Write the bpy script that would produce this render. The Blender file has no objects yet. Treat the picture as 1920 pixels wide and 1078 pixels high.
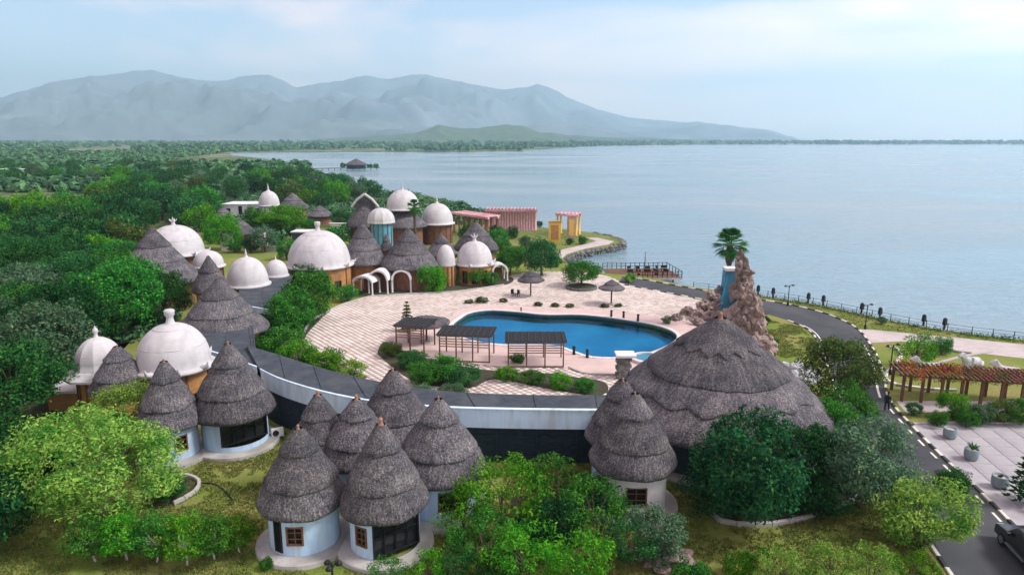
import bpy, bmesh, math, random
import numpy as np
from mathutils import Vector, Matrix, noise

random.seed(7)
RNG = np.random.default_rng(7)
SC = bpy.context.scene
COL = SC.collection
PI = math.pi
R = math.radians

# ------------------------------------------------------------------ camera
CAM_H = 23.0
PITCH = R(12.2)
FPX = 1280.0                       # focal length in pixels of the 1920 px wide photograph
CP, SP = math.cos(PITCH), math.sin(PITCH)
cam_d = bpy.data.cameras.new('camera')
cam_d.sensor_width = 36.0
cam_d.lens = 36.0 * FPX / 1920.0
cam_d.clip_start = 0.5
cam_d.clip_end = 40000.0
cam = bpy.data.objects.new('camera', cam_d)
COL.objects.link(cam)
cam.location = (0, 0, CAM_H)
cam.rotation_euler = (PI / 2 - PITCH, 0, 0)
SC.camera = cam

# ------------------------------------------------------------------ sky and sun (thin bright overcast)
SUN_EL, SUN_AZ = R(46), R(97)      # azimuth from +Y towards +X
world = bpy.data.worlds.new('World')
SC.world = world
world.use_nodes = True
nt = world.node_tree
nt.nodes.clear()
w_out = nt.nodes.new('ShaderNodeOutputWorld')
w_bg = nt.nodes.new('ShaderNodeBackground')
w_bg.inputs['Strength'].default_value = 0.098
sky = nt.nodes.new('ShaderNodeTexSky')
sky.sky_type = 'NISHITA'
sky.sun_disc = False
sky.sun_elevation = SUN_EL
sky.sun_rotation = SUN_AZ
sky.altitude = 1100
sky.air_density = 0.85
sky.dust_density = 1.5
sky.ozone_density = 1.0
# a broken sheet of high thin cloud over the blue
tc = nt.nodes.new('ShaderNodeTexCoord')
mp = nt.nodes.new('ShaderNodeMapping')
mp.inputs['Scale'].default_value = (1.0, 1.0, 4.5)
mp.inputs['Location'].default_value = (4.4, 9.1, 5.0)
n1 = nt.nodes.new('ShaderNodeTexNoise')
n1.inputs['Scale'].default_value = 1.7
n1.inputs['Detail'].default_value = 7
n1.inputs['Roughness'].default_value = 0.52
n1.inputs['Distortion'].default_value = 0.35
cr = nt.nodes.new('ShaderNodeValToRGB')
cr.color_ramp.elements[0].position = 0.40
cr.color_ramp.elements[0].color = (0.08, 0.08, 0.08, 1)
cr.color_ramp.elements[1].position = 0.60
cr.color_ramp.elements[1].color = (0.97, 0.97, 0.97, 1)
mx = nt.nodes.new('ShaderNodeMix')
mx.data_type = 'RGBA'
hs_ = nt.nodes.new('ShaderNodeHueSaturation')      # cloud takes the brightness of the sky round it, nearly without its blue
hs_.inputs['Saturation'].default_value = 0.0
hs_.inputs['Value'].default_value = 0.92
tint = nt.nodes.new('ShaderNodeMix'); tint.data_type = 'RGBA'; tint.blend_type = 'ADD'
tint.inputs['Factor'].default_value = 1.0
tint.inputs['B'].default_value = (2.3, 0.8, 0.8, 1)
L = nt.links.new
L(tc.outputs['Generated'], mp.inputs['Vector'])
L(mp.outputs['Vector'], n1.inputs['Vector'])
L(n1.outputs['Fac'], cr.inputs['Fac'])
L(cr.outputs['Color'], mx.inputs['Factor'])
L(sky.outputs['Color'], mx.inputs['A'])
L(sky.outputs['Color'], hs_.inputs['Color'])
L(hs_.outputs['Color'], tint.inputs['A'])
L(tint.outputs['Result'], mx.inputs['B'])
wb = nt.nodes.new('ShaderNodeMix'); wb.data_type = 'RGBA'; wb.blend_type = 'MULTIPLY'; wb.inputs['Factor'].default_value = 1.0
wb.inputs['B'].default_value = (1.0, 0.985, 0.90, 1)
L(mx.outputs['Result'], wb.inputs['A'])
L(wb.outputs['Result'], w_bg.inputs['Color'])
L(w_bg.outputs['Background'], w_out.inputs['Surface'])

sun_d = bpy.data.lights.new('sun', 'SUN')
sun_d.energy = 1.5
sun_d.angle = R(14)
sun_d.color = (1.0, 0.95, 0.88)
sun = bpy.data.objects.new('sun', sun_d)
COL.objects.link(sun)
sd = Vector((math.sin(SUN_AZ) * math.cos(SUN_EL), math.cos(SUN_AZ) * math.cos(SUN_EL), math.sin(SUN_EL)))
sun.rotation_euler = sd.to_track_quat('Z', 'Y').to_euler()
sun.location = (0, 0, 200)

SC.view_settings.view_transform = 'Standard'
SC.view_settings.look = 'None'
SC.view_settings.gamma = 1.0
SC.view_settings.use_curve_mapping = False
SC.view_settings.exposure = 1.42
SC.render.engine = 'CYCLES'
SC.cycles.use_denoising = True
SC.cycles.max_bounces = 5
SC.cycles.diffuse_bounces = 2
SC.cycles.glossy_bounces = 2
SC.cycles.transparent_max_bounces = 6
SC.cycles.volume_bounces = 2
SC.cycles.caustics_reflective = False
SC.cycles.caustics_refractive = False

# ------------------------------------------------------------------ survey helpers: sight line -> place on the ground
def G(px, py, z=0.0):
    a, b = (px - 960) / FPX, (539 - py) / FPX
    d = Vector((a, CP + b * SP, -SP + b * CP))
    k = (z - CAM_H) / d.z
    return Vector((d.x * k, d.y * k, z))

def at_depth(px, py, Y):
    a, b = (px - 960) / FPX, (539 - py) / FPX
    d = Vector((a, CP + b * SP, -SP + b * CP))
    k = Y / d.y
    return Vector((d.x * k, Y, CAM_H + d.z * k))

def zat(p, py):
    t = (539 - py) / FPX
    return CAM_H + p[1] * (t * CP - SP) / (CP + t * SP)

def dep(p, z=0.0):
    return p[1] * CP - (z - CAM_H) * SP

def fit(x, ytop, yfront, hw, ze):
    """round roof: rim height ze, front of rim on row yfront, half width hw px, tip on row ytop"""
    P = G(x, yfront, ze)
    u = Vector((P.x, P.y, 0)).normalized()
    r = 3.0
    for _ in range(12):
        c = P + u * r
        r = hw * dep(c, ze) / FPX
    return c.x, c.y, r, zat(c, ytop)

# ------------------------------------------------------------------ mesh helpers
def new_obj(name, me, parent=None):
    o = bpy.data.objects.new(name, me)
    COL.objects.link(o)
    if parent is not None:
        o.parent = parent
    return o

def tag(o, label=None, cat=None, group=None, kind=None):
    if label: o['label'] = label
    if cat: o['category'] = cat
    if group: o['group'] = group
    if kind: o['kind'] = kind
    return o

def thing(name, label, cat, loc=(0, 0, 0), rz=0.0, group=None):
    o = new_obj(name, None)
    o.location = loc
    o.rotation_euler = (0, 0, rz)
    o.empty_display_size = 0.3
    return tag(o, label, cat, group)

def copy_tree(o, parent=None):
    c = o.copy()
    COL.objects.link(c)
    c.parent = parent
    for ch in list(o.children):
        copy_tree(ch, c)
    return c

class MB:
    def __init__(s):
        s.v, s.f, s.sm = [], [], []
    def add(s, vs, fs, smooth=False):
        n = len(s.v)
        s.v += [tuple(p) for p in vs]
        s.f += [tuple(i + n for i in f) for f in fs]
        s.sm += [smooth] * len(fs)
        return s
    def box(s, c, d, rz=0.0, taper=1.0, rot=None):
        x, y, z = d[0] / 2, d[1] / 2, d[2] / 2
        M = rot if rot is not None else Matrix.Rotation(rz, 3, 'Z')
        vs = []
        for k, (a, b, e) in enumerate([(-1,-1,-1),(1,-1,-1),(1,1,-1),(-1,1,-1),(-1,-1,1),(1,-1,1),(1,1,1),(-1,1,1)]):
            t = taper if e > 0 else 1.0
            vs.append(M @ Vector((a * x * t, b * y * t, e * z)) + Vector(c))
        return s.add(vs, [(3,2,1,0),(4,5,6,7),(0,1,5,4),(1,2,6,5),(2,3,7,6),(3,0,4,7)])
    def bar(s, a, b, w, h=None):
        a, b = Vector(a), Vector(b)
        h = h or w
        d = b - a
        q = d.to_track_quat('X', 'Z').to_matrix()
        return s.box((a + b) / 2, (d.length, w, h), rot=q)
    def tube(s, pts, rad, n=8, cap=True, smooth=True):
        pts = [Vector(p) for p in pts]
        if not hasattr(rad, '__len__'): rad = [rad] * len(pts)
        base = len(s.v)
        vs, fs = [], []
        for i, p in enumerate(pts):
            d = (pts[min(i + 1, len(pts) - 1)] - pts[max(i - 1, 0)]).normalized()
            q = d.to_track_quat('Z', 'Y').to_matrix()
            for k in range(n):
                a = 2 * PI * k / n
                vs.append(p + q @ Vector((math.cos(a) * rad[i], math.sin(a) * rad[i], 0)))
        for i in range(len(pts) - 1):
            for k in range(n):
                fs.append((i * n + k, i * n + (k + 1) % n, (i + 1) * n + (k + 1) % n, (i + 1) * n + k))
        s.add(vs, fs, smooth)
        if cap:
            m = len(pts) - 1
            s.add(vs[:n], [tuple(reversed(range(n)))])
            s.add(vs[m * n:], [tuple(range(n))])
        return s
    def lathe(s, prof, n=32, c=(0, 0, 0), smooth=True, jit=None):
        """prof: list of (r, z)"""
        vs, fs = [], []
        for i, (r, z) in enumerate(prof):
            for k in range(n):
                a = 2 * PI * k / n
                rr, zz = (r, z) if jit is None else jit(r, z, a, i)
                vs.append((c[0] + math.cos(a) * rr, c[1] + math.sin(a) * rr, c[2] + zz))
        for i in range(len(prof) - 1):
            for k in range(n):
                fs.append((i * n + k, i * n + (k + 1) % n, (i + 1) * n + (k + 1) % n, (i + 1) * n + k))
        return s.add(vs, fs, smooth)
    def prism(s, poly, z0, z1, top=True, bottom=False):
        n = len(poly)
        vs = [(p[0], p[1], z0) for p in poly] + [(p[0], p[1], z1) for p in poly]
        fs = [(k, (k + 1) % n, n + (k + 1) % n, n + k) for k in range(n)]
        s.add(vs, fs)
        if top: s.add([(p[0], p[1], z1) for p in poly], [tuple(range(n))])
        if bottom: s.add([(p[0], p[1], z0) for p in poly], [tuple(reversed(range(n)))])
        return s
    def mesh(s, name, mat=None):
        me = bpy.data.meshes.new(name)
        me.from_pydata(s.v, [], s.f)
        me.polygons.foreach_set('use_smooth', s.sm)
        if mat is not None: me.materials.append(mat)
        me.update()
        return me
    def build(s, name, mat, parent=None, fix=False):
        me = s.mesh(name, mat)
        if fix:
            bm = bmesh.new(); bm.from_mesh(me)
            bmesh.ops.remove_doubles(bm, verts=bm.verts, dist=1e-4)
            bmesh.ops.recalc_face_normals(bm, faces=bm.faces)
            bmesh.ops.triangulate(bm, faces=[f for f in bm.faces if len(f.verts) > 4])
            bm.to_mesh(me); bm.free()
        return new_obj(name, me, parent)

def np_mesh(name, V, T, mat=None, n=3):
    """V (N,3) float, T (M,n) int"""
    me = bpy.data.meshes.new(name)
    V = np.ascontiguousarray(V, dtype=np.float32)
    T = np.ascontiguousarray(T, dtype=np.int32)
    me.vertices.add(len(V)); me.vertices.foreach_set('co', V.ravel())
    me.loops.add(T.size); me.loops.foreach_set('vertex_index', T.ravel())
    me.polygons.add(len(T))
    me.polygons.foreach_set('loop_start', np.arange(0, T.size, n, dtype=np.int32))
    me.polygons.foreach_set('loop_total', np.full(len(T), n, dtype=np.int32))
    me.update(calc_edges=True)
    if mat is not None: me.materials.append(mat)
    return me

def ccw(poly):
    a = sum(poly[i][0] * poly[(i + 1) % len(poly)][1] - poly[(i + 1) % len(poly)][0] * poly[i][1] for i in range(len(poly)))
    return list(poly) if a > 0 else list(reversed(poly))

def sheet(name, poly, z, mat, parent=None, thick=0.0):
    """flat polygon (concave allowed), with a skirt when thick > 0"""
    poly = ccw([(p[0], p[1]) for p in poly])
    bm = bmesh.new()
    vs = [bm.verts.new((x, y, z)) for x, y in poly]
    f = bm.faces.new(vs)
    if thick > 0:
        lo = [bm.verts.new((x, y, z - thick)) for x, y in poly]
        n = len(poly)
        for k in range(n):
            bm.faces.new((lo[k], lo[(k + 1) % n], vs[(k + 1) % n], vs[k]))
    bmesh.ops.triangulate(bm, faces=[f])
    me = bpy.data.meshes.new(name)
    bm.to_mesh(me); bm.free()
    me.materials.append(mat)
    return new_obj(name, me, parent)

def smooth_line(pts, step=1.0, closed=False):
    """Catmull-Rom through pts, resampled at about `step`"""
    P = [Vector((p[0], p[1], p[2] if len(p) > 2 else 0)) for p in pts]
    n = len(P)
    out = []
    for i in range(n if closed else n - 1):
        if closed:
            a, b, c, d = P[i - 1], P[i], P[(i + 1) % n], P[(i + 2) % n]
        else:
            a, b, c, d = P[max(i - 1, 0)], P[i], P[i + 1], P[min(i + 2, n - 1)]
        m = max(4, int((c - b).length / step * 4))
        for k in range(m):
            t = k / m
            out.append(0.5 * ((2 * b) + (c - a) * t + (2 * a - 5 * b + 4 * c - d) * t * t + (3 * b - a - 3 * c + d) * t ** 3))
    if not closed: out.append(P[-1])
    else: out.append(out[0].copy())
    res, acc = [out[0]], 0.0
    for p, q in zip(out, out[1:]):
        acc += (q - p).length
        if acc >= step:
            res.append(q); acc = 0.0
    if closed and (res[-1] - res[0]).length < step * 0.5: res.pop()
    elif not closed and (res[-1] - out[-1]).length > 1e-3: res.append(out[-1])
    return res

def offset_line(pts, d):
    out = []
    for i, p in enumerate(pts):
        t = pts[min(i + 1, len(pts) - 1)] - pts[max(i - 1, 0)]
        t.z = 0
        t.normalize()
        out.append(p + Vector((-t.y, t.x, 0)) * d)
    return out

def inside(x, y, poly):
    c = False
    n = len(poly)
    j = n - 1
    for i in range(n):
        xi, yi, xj, yj = poly[i][0], poly[i][1], poly[j][0], poly[j][1]
        if (yi > y) != (yj > y) and x < (xj - xi) * (y - yi) / (yj - yi) + xi:
            c = not c
        j = i
    return c

def inside_np(X, Y, poly):
    c = np.zeros(len(X), bool)
    n = len(poly)
    j = n - 1
    for i in range(n):
        xi, yi, xj, yj = poly[i][0], poly[i][1], poly[j][0], poly[j][1]
        if yi != yj:
            c ^= ((yi > Y) != (yj > Y)) & (X < (xj - xi) * (Y - yi) / (yj - yi) + xi)
        j = i
    return c

# ------------------------------------------------------------------ materials
def mat_new(name):
    m = bpy.data.materials.new(name)
    m.use_nodes = True
    t = m.node_tree
    b = t.nodes['Principled BSDF']
    return m, t, b

def mat(name, c1, c2=None, scale=3.0, rough=0.8, bump=0.0, bscale=None, detail=6, c3=None, s3=0.3, lo=0.35, hi=0.65,
        metal=0.0, spec=0.3, stretch=None, island=0.0, dist=0.02, obj_rand=0.0, streak=0):
    """two-tone procedural surface: noise between c1 and c2, broad stains towards c3, fine relief"""
    m, t, b = mat_new(name)
    N, K = t.nodes.new, t.links.new
    b.inputs['Roughness'].default_value = rough
    b.inputs['Metallic'].default_value = metal
    b.inputs['Specular IOR Level'].default_value = spec
    c2 = c2 or tuple(x * 0.75 for x in c1)
    g = N('ShaderNodeTexCoord')
    vec = g.outputs['Object']
    if stretch:
        mp_ = N('ShaderNodeMapping'); mp_.inputs['Scale'].default_value = stretch
        K(vec, mp_.inputs['Vector']); vec = mp_.outputs['Vector']
    n = N('ShaderNodeTexNoise')
    n.inputs['Scale'].default_value = scale; n.inputs['Detail'].default_value = detail
    n.inputs['Roughness'].default_value = 0.65
    K(vec, n.inputs['Vector'])
    r = N('ShaderNodeValToRGB')
    r.color_ramp.elements[0].position = lo; r.color_ramp.elements[0].color = (*c2, 1)
    r.color_ramp.elements[1].position = hi; r.color_ramp.elements[1].color = (*c1, 1)
    K(n.outputs['Fac'], r.inputs['Fac'])
    col = r.outputs['Color']
    if c3:
        n3 = N('ShaderNodeTexNoise'); n3.inputs['Scale'].default_value = s3; n3.inputs['Detail'].default_value = 5
        v3 = g.outputs['Object']
        if streak:
            m3_ = N('ShaderNodeMapping'); m3_.inputs['Scale'].default_value = (1, 1, streak)
            K(v3, m3_.inputs['Vector']); v3 = m3_.outputs['Vector']
        K(v3, n3.inputs['Vector'])
        r3 = N('ShaderNodeValToRGB')
        r3.color_ramp.elements[0].position = 0.45; r3.color_ramp.elements[0].color = (0, 0, 0, 1)
        r3.color_ramp.elements[1].position = 0.68; r3.color_ramp.elements[1].color = (1, 1, 1, 1)
        K(n3.outputs['Fac'], r3.inputs['Fac'])
        x = N('ShaderNodeMix'); x.data_type = 'RGBA'
        K(r3.outputs['Color'], x.inputs['Factor']); K(col, x.inputs['A']); x.inputs['B'].default_value = (*c3, 1)
        col = x.outputs['Result']
    for amount, sock in ((island, 'island'), (obj_rand, 'obj')):
        if amount > 0:
            src = N('ShaderNodeNewGeometry').outputs['Random Per Island'] if sock == 'island' else N('ShaderNodeObjectInfo').outputs['Random']
            mr = N('ShaderNodeMapRange'); mr.inputs['To Min'].default_value = 1 - amount; mr.inputs['To Max'].default_value = 1 + amount
            K(src, mr.inputs['Value'])
            x = N('ShaderNodeMix'); x.data_type = 'RGBA'; x.blend_type = 'MULTIPLY'; x.inputs['Factor'].default_value = 1
            K(col, x.inputs['A']); K(mr.outputs['Result'], x.inputs['B'])
            col = x.outputs['Result']
    K(col, b.inputs['Base Color'])
    if bump > 0:
        bn = N('ShaderNodeTexNoise'); bn.inputs['Scale'].default_value = bscale or scale * 3; bn.inputs['Detail'].default_value = 5
        K(vec, bn.inputs['Vector'])
        bb = N('ShaderNodeBump'); bb.inputs['Strength'].default_value = bump; bb.inputs['Distance'].default_value = dist
        K(bn.outputs['Fac'], bb.inputs['Height']); K(bb.outputs['Normal'], b.inputs['Normal'])
    return m

def leaf_mat(name, c, c2, trans=0.25):
    """leaf: tone differs from leaf to leaf, spray to spray and plant to plant"""
    m, t, b = mat_new(name)
    N, K = t.nodes.new, t.links.new
    t.nodes.remove(b)
    out = t.nodes['Material Output']
    geo = N('ShaderNodeNewGeometry')
    oi = N('ShaderNodeObjectInfo')
    tcn = N('ShaderNodeTexCoord')
    n = N('ShaderNodeTexNoise'); n.inputs['Scale'].default_value = 1.1; n.inputs['Detail'].default_value = 3
    K(tcn.outputs['Object'], n.inputs['Vector'])
    a1 = N('ShaderNodeMath'); a1.operation = 'MULTIPLY_ADD'; a1.inputs[1].default_value = 0.55; 
    K(geo.outputs['Random Per Island'], a1.inputs[0])
    s1 = N('ShaderNodeMath'); s1.operation = 'MULTIPLY_ADD'; s1.inputs[1].default_value = 2.4; s1.inputs[2].default_value = -0.98
    K(n.outputs['Fac'], s1.inputs[0]); K(s1.outputs[0], a1.inputs[2])
    r = N('ShaderNodeValToRGB')
    r.color_ramp.elements[0].position = 0.1; r.color_ramp.elements[0].color = (*c2, 1)
    r.color_ramp.elements[1].position = 0.9; r.color_ramp.elements[1].color = (*c, 1)
    K(a1.outputs[0], r.inputs['Fac'])
    odd = N('ShaderNodeMath'); odd.operation = 'GREATER_THAN'; odd.inputs[1].default_value = 0.94
    K(geo.outputs['Random Per Island'], odd.inputs[0])
    om = N('ShaderNodeMath'); om.operation = 'MULTIPLY'; om.inputs[1].default_value = 0.6; K(odd.outputs[0], om.inputs[0])
    ox_ = N('ShaderNodeMix'); ox_.data_type = 'RGBA'; K(om.outputs[0], ox_.inputs['Factor']); K(r.outputs['Color'], ox_.inputs['A'])
    ox_.inputs['B'].default_value = (min(0.5, c[0] * 2.2 + 0.06), c[1] * 1.15 + 0.03, c[2] * 0.9, 1)
    hs = N('ShaderNodeHueSaturation')
    mr = N('ShaderNodeMapRange'); mr.inputs['To Min'].default_value = 0.78; mr.inputs['To Max'].default_value = 1.22
    K(oi.outputs['Random'], mr.inputs['Value']); K(mr.outputs['Result'], hs.inputs['Value'])
    mh = N('ShaderNodeMapRange'); mh.inputs['To Min'].default_value = 0.485; mh.inputs['To Max'].default_value = 0.515
    K(oi.outputs['Random'], mh.inputs['Value']); K(mh.outputs['Result'], hs.inputs['Hue'])
    K(ox_.outputs['Result'], hs.inputs['Color'])
    d = N('ShaderNodeBsdfDiffuse'); tr = N('ShaderNodeBsdfTranslucent'); ms = N('ShaderNodeMixShader')
    ms.inputs['Fac'].default_value = trans
    K(hs.outputs['Color'], d.inputs['Color']); K(hs.outputs['Color'], tr.inputs['Color'])
    K(d.outputs[0], ms.inputs[1]); K(tr.outputs[0], ms.inputs[2]); K(ms.outputs[0], out.inputs['Surface'])
    return m

def thatch_mat():
    m, t, b = mat_new('weathered thatch')
    N, K = t.nodes.new, t.links.new
    b.inputs['Roughness'].default_value = 0.95
    b.inputs['Specular IOR Level'].default_value = 0.1
    g = N('ShaderNodeTexCoord')
    n = N('ShaderNodeTexNoise'); n.inputs['Scale'].default_value = 9.5; n.inputs['Detail'].default_value = 4; n.inputs['Roughness'].default_value = 0.7
    n.inputs['Distortion'].default_value = 0.4
    K(g.outputs['Object'], n.inputs['Vector'])
    r = N('ShaderNodeValToRGB')
    e = r.color_ramp.elements
    e[0].position = 0.36; e[0].color = (0.036, 0.035, 0.044, 1)
    e[1].position = 0.62; e[1].color = (0.262, 0.252, 0.275, 1)
    x = e.new(0.49); x.color = (0.100, 0.096, 0.109, 1)
    sx = N('ShaderNodeSeparateXYZ'); K(g.outputs['Object'], sx.inputs['Vector'])
    cxy = N('ShaderNodeCombineXYZ'); K(sx.outputs['X'], cxy.inputs['X']); K(sx.outputs['Y'], cxy.inputs['Y'])
    nrm_ = N('ShaderNodeVectorMath'); nrm_.operation = 'NORMALIZE'; K(cxy.outputs[0], nrm_.inputs[0])
    scl = N('ShaderNodeVectorMath'); scl.operation = 'SCALE'; scl.inputs['Scale'].default_value = 24.0; K(nrm_.outputs[0], scl.inputs[0])
    zz_ = N('ShaderNodeMath'); zz_.operation = 'MULTIPLY'; zz_.inputs[1].default_value = 1.5; K(sx.outputs['Z'], zz_.inputs[0])
    cz = N('ShaderNodeCombineXYZ'); K(zz_.outputs[0], cz.inputs['Z'])
    ad = N('ShaderNodeVectorMath'); ad.operation = 'ADD'; K(scl.outputs[0], ad.inputs[0]); K(cz.outputs[0], ad.inputs[1])
    ns = N('ShaderNodeTexNoise'); ns.inputs['Scale'].default_value = 1.0; ns.inputs['Detail'].default_value = 4; ns.inputs['Roughness'].default_value = 0.7
    K(ad.outputs[0], ns.inputs['Vector'])
    av = N('ShaderNodeMix'); av.data_type = 'FLOAT'; av.inputs['Factor'].default_value = 0.34
    K(n.outputs['Fac'], av.inputs['A']); K(ns.outputs['Fac'], av.inputs['B'])
    K(av.outputs['Result'], r.inputs['Fac'])
    n2 = N('ShaderNodeTexNoise'); n2.inputs['Scale'].default_value = 0.55; n2.inputs['Detail'].default_value = 5
    mp_ = N('ShaderNodeMapping'); mp_.inputs['Scale'].default_value = (1, 1, 2.2)
    K(g.outputs['Object'], mp_.inputs['Vector']); K(mp_.outputs['Vector'], n2.inputs['Vector'])
    r2 = N('ShaderNodeValToRGB')
    r2.color_ramp.elements[0].position = 0.35; r2.color_ramp.elements[0].color = (0.62, 0.62, 0.66, 1)
    r2.color_ramp.elements[1].position = 0.68; r2.color_ramp.elements[1].color = (1.24, 1.19, 1.12, 1)
    K(n2.outputs['Fac'], r2.inputs['Fac'])
    mm = N('ShaderNodeMix'); mm.data_type = 'RGBA'; mm.blend_type = 'MULTIPLY'; mm.inputs['Factor'].default_value = 1
    K(r.outputs['Color'], mm.inputs['A']); K(r2.outputs['Color'], mm.inputs['B'])
    oi = N('ShaderNodeObjectInfo')
    mr = N('ShaderNodeMapRange'); mr.inputs['To Min'].default_value = 0.82; mr.inputs['To Max'].default_value = 1.22
    K(oi.outputs['Random'], mr.inputs['Value'])
    m3 = N('ShaderNodeMix'); m3.data_type = 'RGBA'; m3.blend_type = 'MULTIPLY'; m3.inputs['Factor'].default_value = 1
    K(mm.outputs['Result'], m3.inputs['A']); K(mr.outputs['Result'], m3.inputs['B'])
    K(m3.outputs['Result'], b.inputs['Base Color'])
    bb = N('ShaderNodeBump'); bb.inputs['Strength'].default_value = 0.9; bb.inputs['Distance'].default_value = 0.12
    K(av.outputs['Result'], bb.inputs['Height']); K(bb.outputs['Normal'], b.inputs['Normal'])
    return m

M = {}
M['thatch'] = thatch_mat()
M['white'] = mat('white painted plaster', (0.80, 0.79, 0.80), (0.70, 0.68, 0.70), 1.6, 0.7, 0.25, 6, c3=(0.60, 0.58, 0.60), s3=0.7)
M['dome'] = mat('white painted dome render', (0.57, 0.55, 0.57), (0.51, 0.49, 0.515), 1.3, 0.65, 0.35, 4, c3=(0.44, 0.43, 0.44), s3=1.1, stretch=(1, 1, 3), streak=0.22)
M['bluewall'] = mat('pale blue limewash', (0.50, 0.69, 0.92), (0.44, 0.62, 0.85), 1.2, 0.8, 0.2, 8, c3=(0.42, 0.52, 0.62), s3=1.8, streak=0.2)
M['teal'] = mat('teal wall paint', (0.10, 0.36, 0.48), (0.07, 0.28, 0.40), 1.2, 0.7, 0.2)
M['fascia'] = mat('pale fascia board', (0.66, 0.84, 1.0), (0.59, 0.77, 0.94), 0.8, 0.6, 0.15, 4, c3=(0.50, 0.58, 0.66), s3=1.4, streak=0.15)
M['slate'] = mat('dark slate felt roof', (0.058, 0.072, 0.094), (0.036, 0.046, 0.062), 1.4, 0.85, 0.4, 9, c3=(0.08, 0.092, 0.105), s3=0.5)
M['darkwall'] = mat('dark slate cladding', (0.026, 0.050, 0.076), (0.010, 0.020, 0.032), 2.2, 0.6, 0.5, 5, stretch=(1, 1, 5))
M['glass'] = mat('dark window glass', (0.02, 0.025, 0.03), (0.012, 0.015, 0.02), 2, 0.12, spec=0.5)
M['wood'] = mat('brown stained timber', (0.20, 0.095, 0.055), (0.12, 0.055, 0.035), 5, 0.7, 0.4, stretch=(1, 1, 0.3), obj_rand=0.15)
M['ochre'] = mat('ochre wood cladding', (0.50, 0.26, 0.09), (0.36, 0.17, 0.06), 1.5, 0.7, 0.5, 6, c3=(0.28, 0.14, 0.06), s3=0.5, stretch=(1, 1, 2))
M['brownwall'] = mat('red brown wall panels', (0.25, 0.12, 0.07), (0.15, 0.07, 0.05), 1.6, 0.75, 0.5, 6)
M['clay'] = mat('fired clay cap', (0.36, 0.19, 0.13), (0.25, 0.14, 0.11), 5, 0.8, 0.3)
M['concrete'] = mat('pale concrete', (0.50, 0.48, 0.46), (0.40, 0.385, 0.37), 2.5, 0.9, 0.4, 12, c3=(0.30, 0.29, 0.27), s3=0.6)
M['kerb_white'] = mat('white kerb paint', (0.80, 0.78, 0.70), (0.64, 0.62, 0.55), 4, 0.8, 0.2, obj_rand=0.1)
M['kerb_yellow'] = mat('yellow kerb paint', (0.70, 0.62, 0.30), (0.6, 0.52, 0.25), 4, 0.8, 0.2, obj_rand=0.1)
M['kerb_dark'] = mat('black kerb paint', (0.06, 0.06, 0.065), (0.035, 0.035, 0.04), 4, 0.8, 0.2, obj_rand=0.2)
M['asphalt'] = mat('grey asphalt', (0.062, 0.067, 0.078), (0.044, 0.048, 0.056), 0.5, 0.85, 0.4, 40, c3=(0.08, 0.085, 0.095), s3=0.15)
M['black'] = mat('black metal', (0.02, 0.022, 0.026), (0.012, 0.013, 0.015), 3, 0.5, 0.1)
M['mesh'] = mat('black shade cloth', (0.05, 0.055, 0.062), (0.028, 0.03, 0.036), 6, 0.9, 0.3)
M['deck'] = mat('smooth pink pool deck', (0.66, 0.50, 0.47), (0.58, 0.43, 0.40), 0.8, 0.75, 0.2, 20, c3=(0.50, 0.40, 0.38), s3=0.25)
M['coping'] = mat('white pool coping', (0.74, 0.70, 0.70), (0.64, 0.60, 0.60), 2, 0.7, 0.2)
M['rock'] = mat('rough pink brown rock', (0.40, 0.31, 0.29), (0.10, 0.08, 0.075), 2.2, 0.9, 1.0, 6, c3=(0.36, 0.25, 0.22), s3=0.6, dist=0.15, obj_rand=0.25)
M['shore_rock'] = mat('grey shore stone', (0.23, 0.23, 0.22), (0.09, 0.09, 0.09), 1.8, 0.9, 0.8, 5, dist=0.1, obj_rand=0.3)
M['pool_blue'] = mat('blue painted concrete', (0.06, 0.26, 0.40), (0.04, 0.20, 0.33), 1.5, 0.5, 0.2)
M['pink'] = mat('faded pink paint', (0.66, 0.32, 0.40), (0.52, 0.22, 0.29), 1.5, 0.8, 0.2, c3=(0.72, 0.52, 0.52), s3=0.5)
M['pinkcol'] = mat('pale pink stone column', (0.58, 0.36, 0.36), (0.40, 0.22, 0.22), 1.5, 0.8, 0.3)
M['yellow'] = mat('yellow ochre paint', (0.80, 0.53, 0.12), (0.66, 0.40, 0.07), 1.5, 0.7, 0.2)
M['trunk'] = mat('tree bark', (0.13, 0.10, 0.075), (0.06, 0.045, 0.035), 5, 0.95, 0.8, 10, stretch=(1, 1, 0.3))
M['whitetrunk'] = mat('whitewashed bark', (0.62, 0.60, 0.55), (0.42, 0.40, 0.36), 5, 0.9, 0.5)
M['rail_wood'] = mat('sun bleached pink brown timber', (0.40, 0.25, 0.20), (0.26, 0.15, 0.12), 5, 0.8, 0.3, obj_rand=0.2)
M['planter'] = mat('blue grey concrete pot', (0.27, 0.33, 0.36), (0.20, 0.25, 0.28), 3, 0.85, 0.4, c3=(0.34, 0.39, 0.40), s3=1.5)
M['statue'] = mat('weathered white statue plaster', (0.66, 0.66, 0.68), (0.42, 0.43, 0.46), 2.5, 0.8, 0.6, 8, c3=(0.36, 0.38, 0.40), s3=0.9, dist=0.05)
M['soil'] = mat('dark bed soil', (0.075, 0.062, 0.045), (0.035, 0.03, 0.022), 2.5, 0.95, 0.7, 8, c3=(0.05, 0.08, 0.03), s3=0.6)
M['flower_orange'] = leaf_mat('orange blossom', (0.62, 0.23, 0.04), (0.34, 0.08, 0.05))
M['flower_red'] = leaf_mat('dusky red blossom', (0.30, 0.07, 0.08), (0.13, 0.04, 0.05))
M['leaf_dark'] = leaf_mat('dark green leaf', (0.048, 0.200, 0.048), (0.010, 0.060, 0.020))
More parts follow.
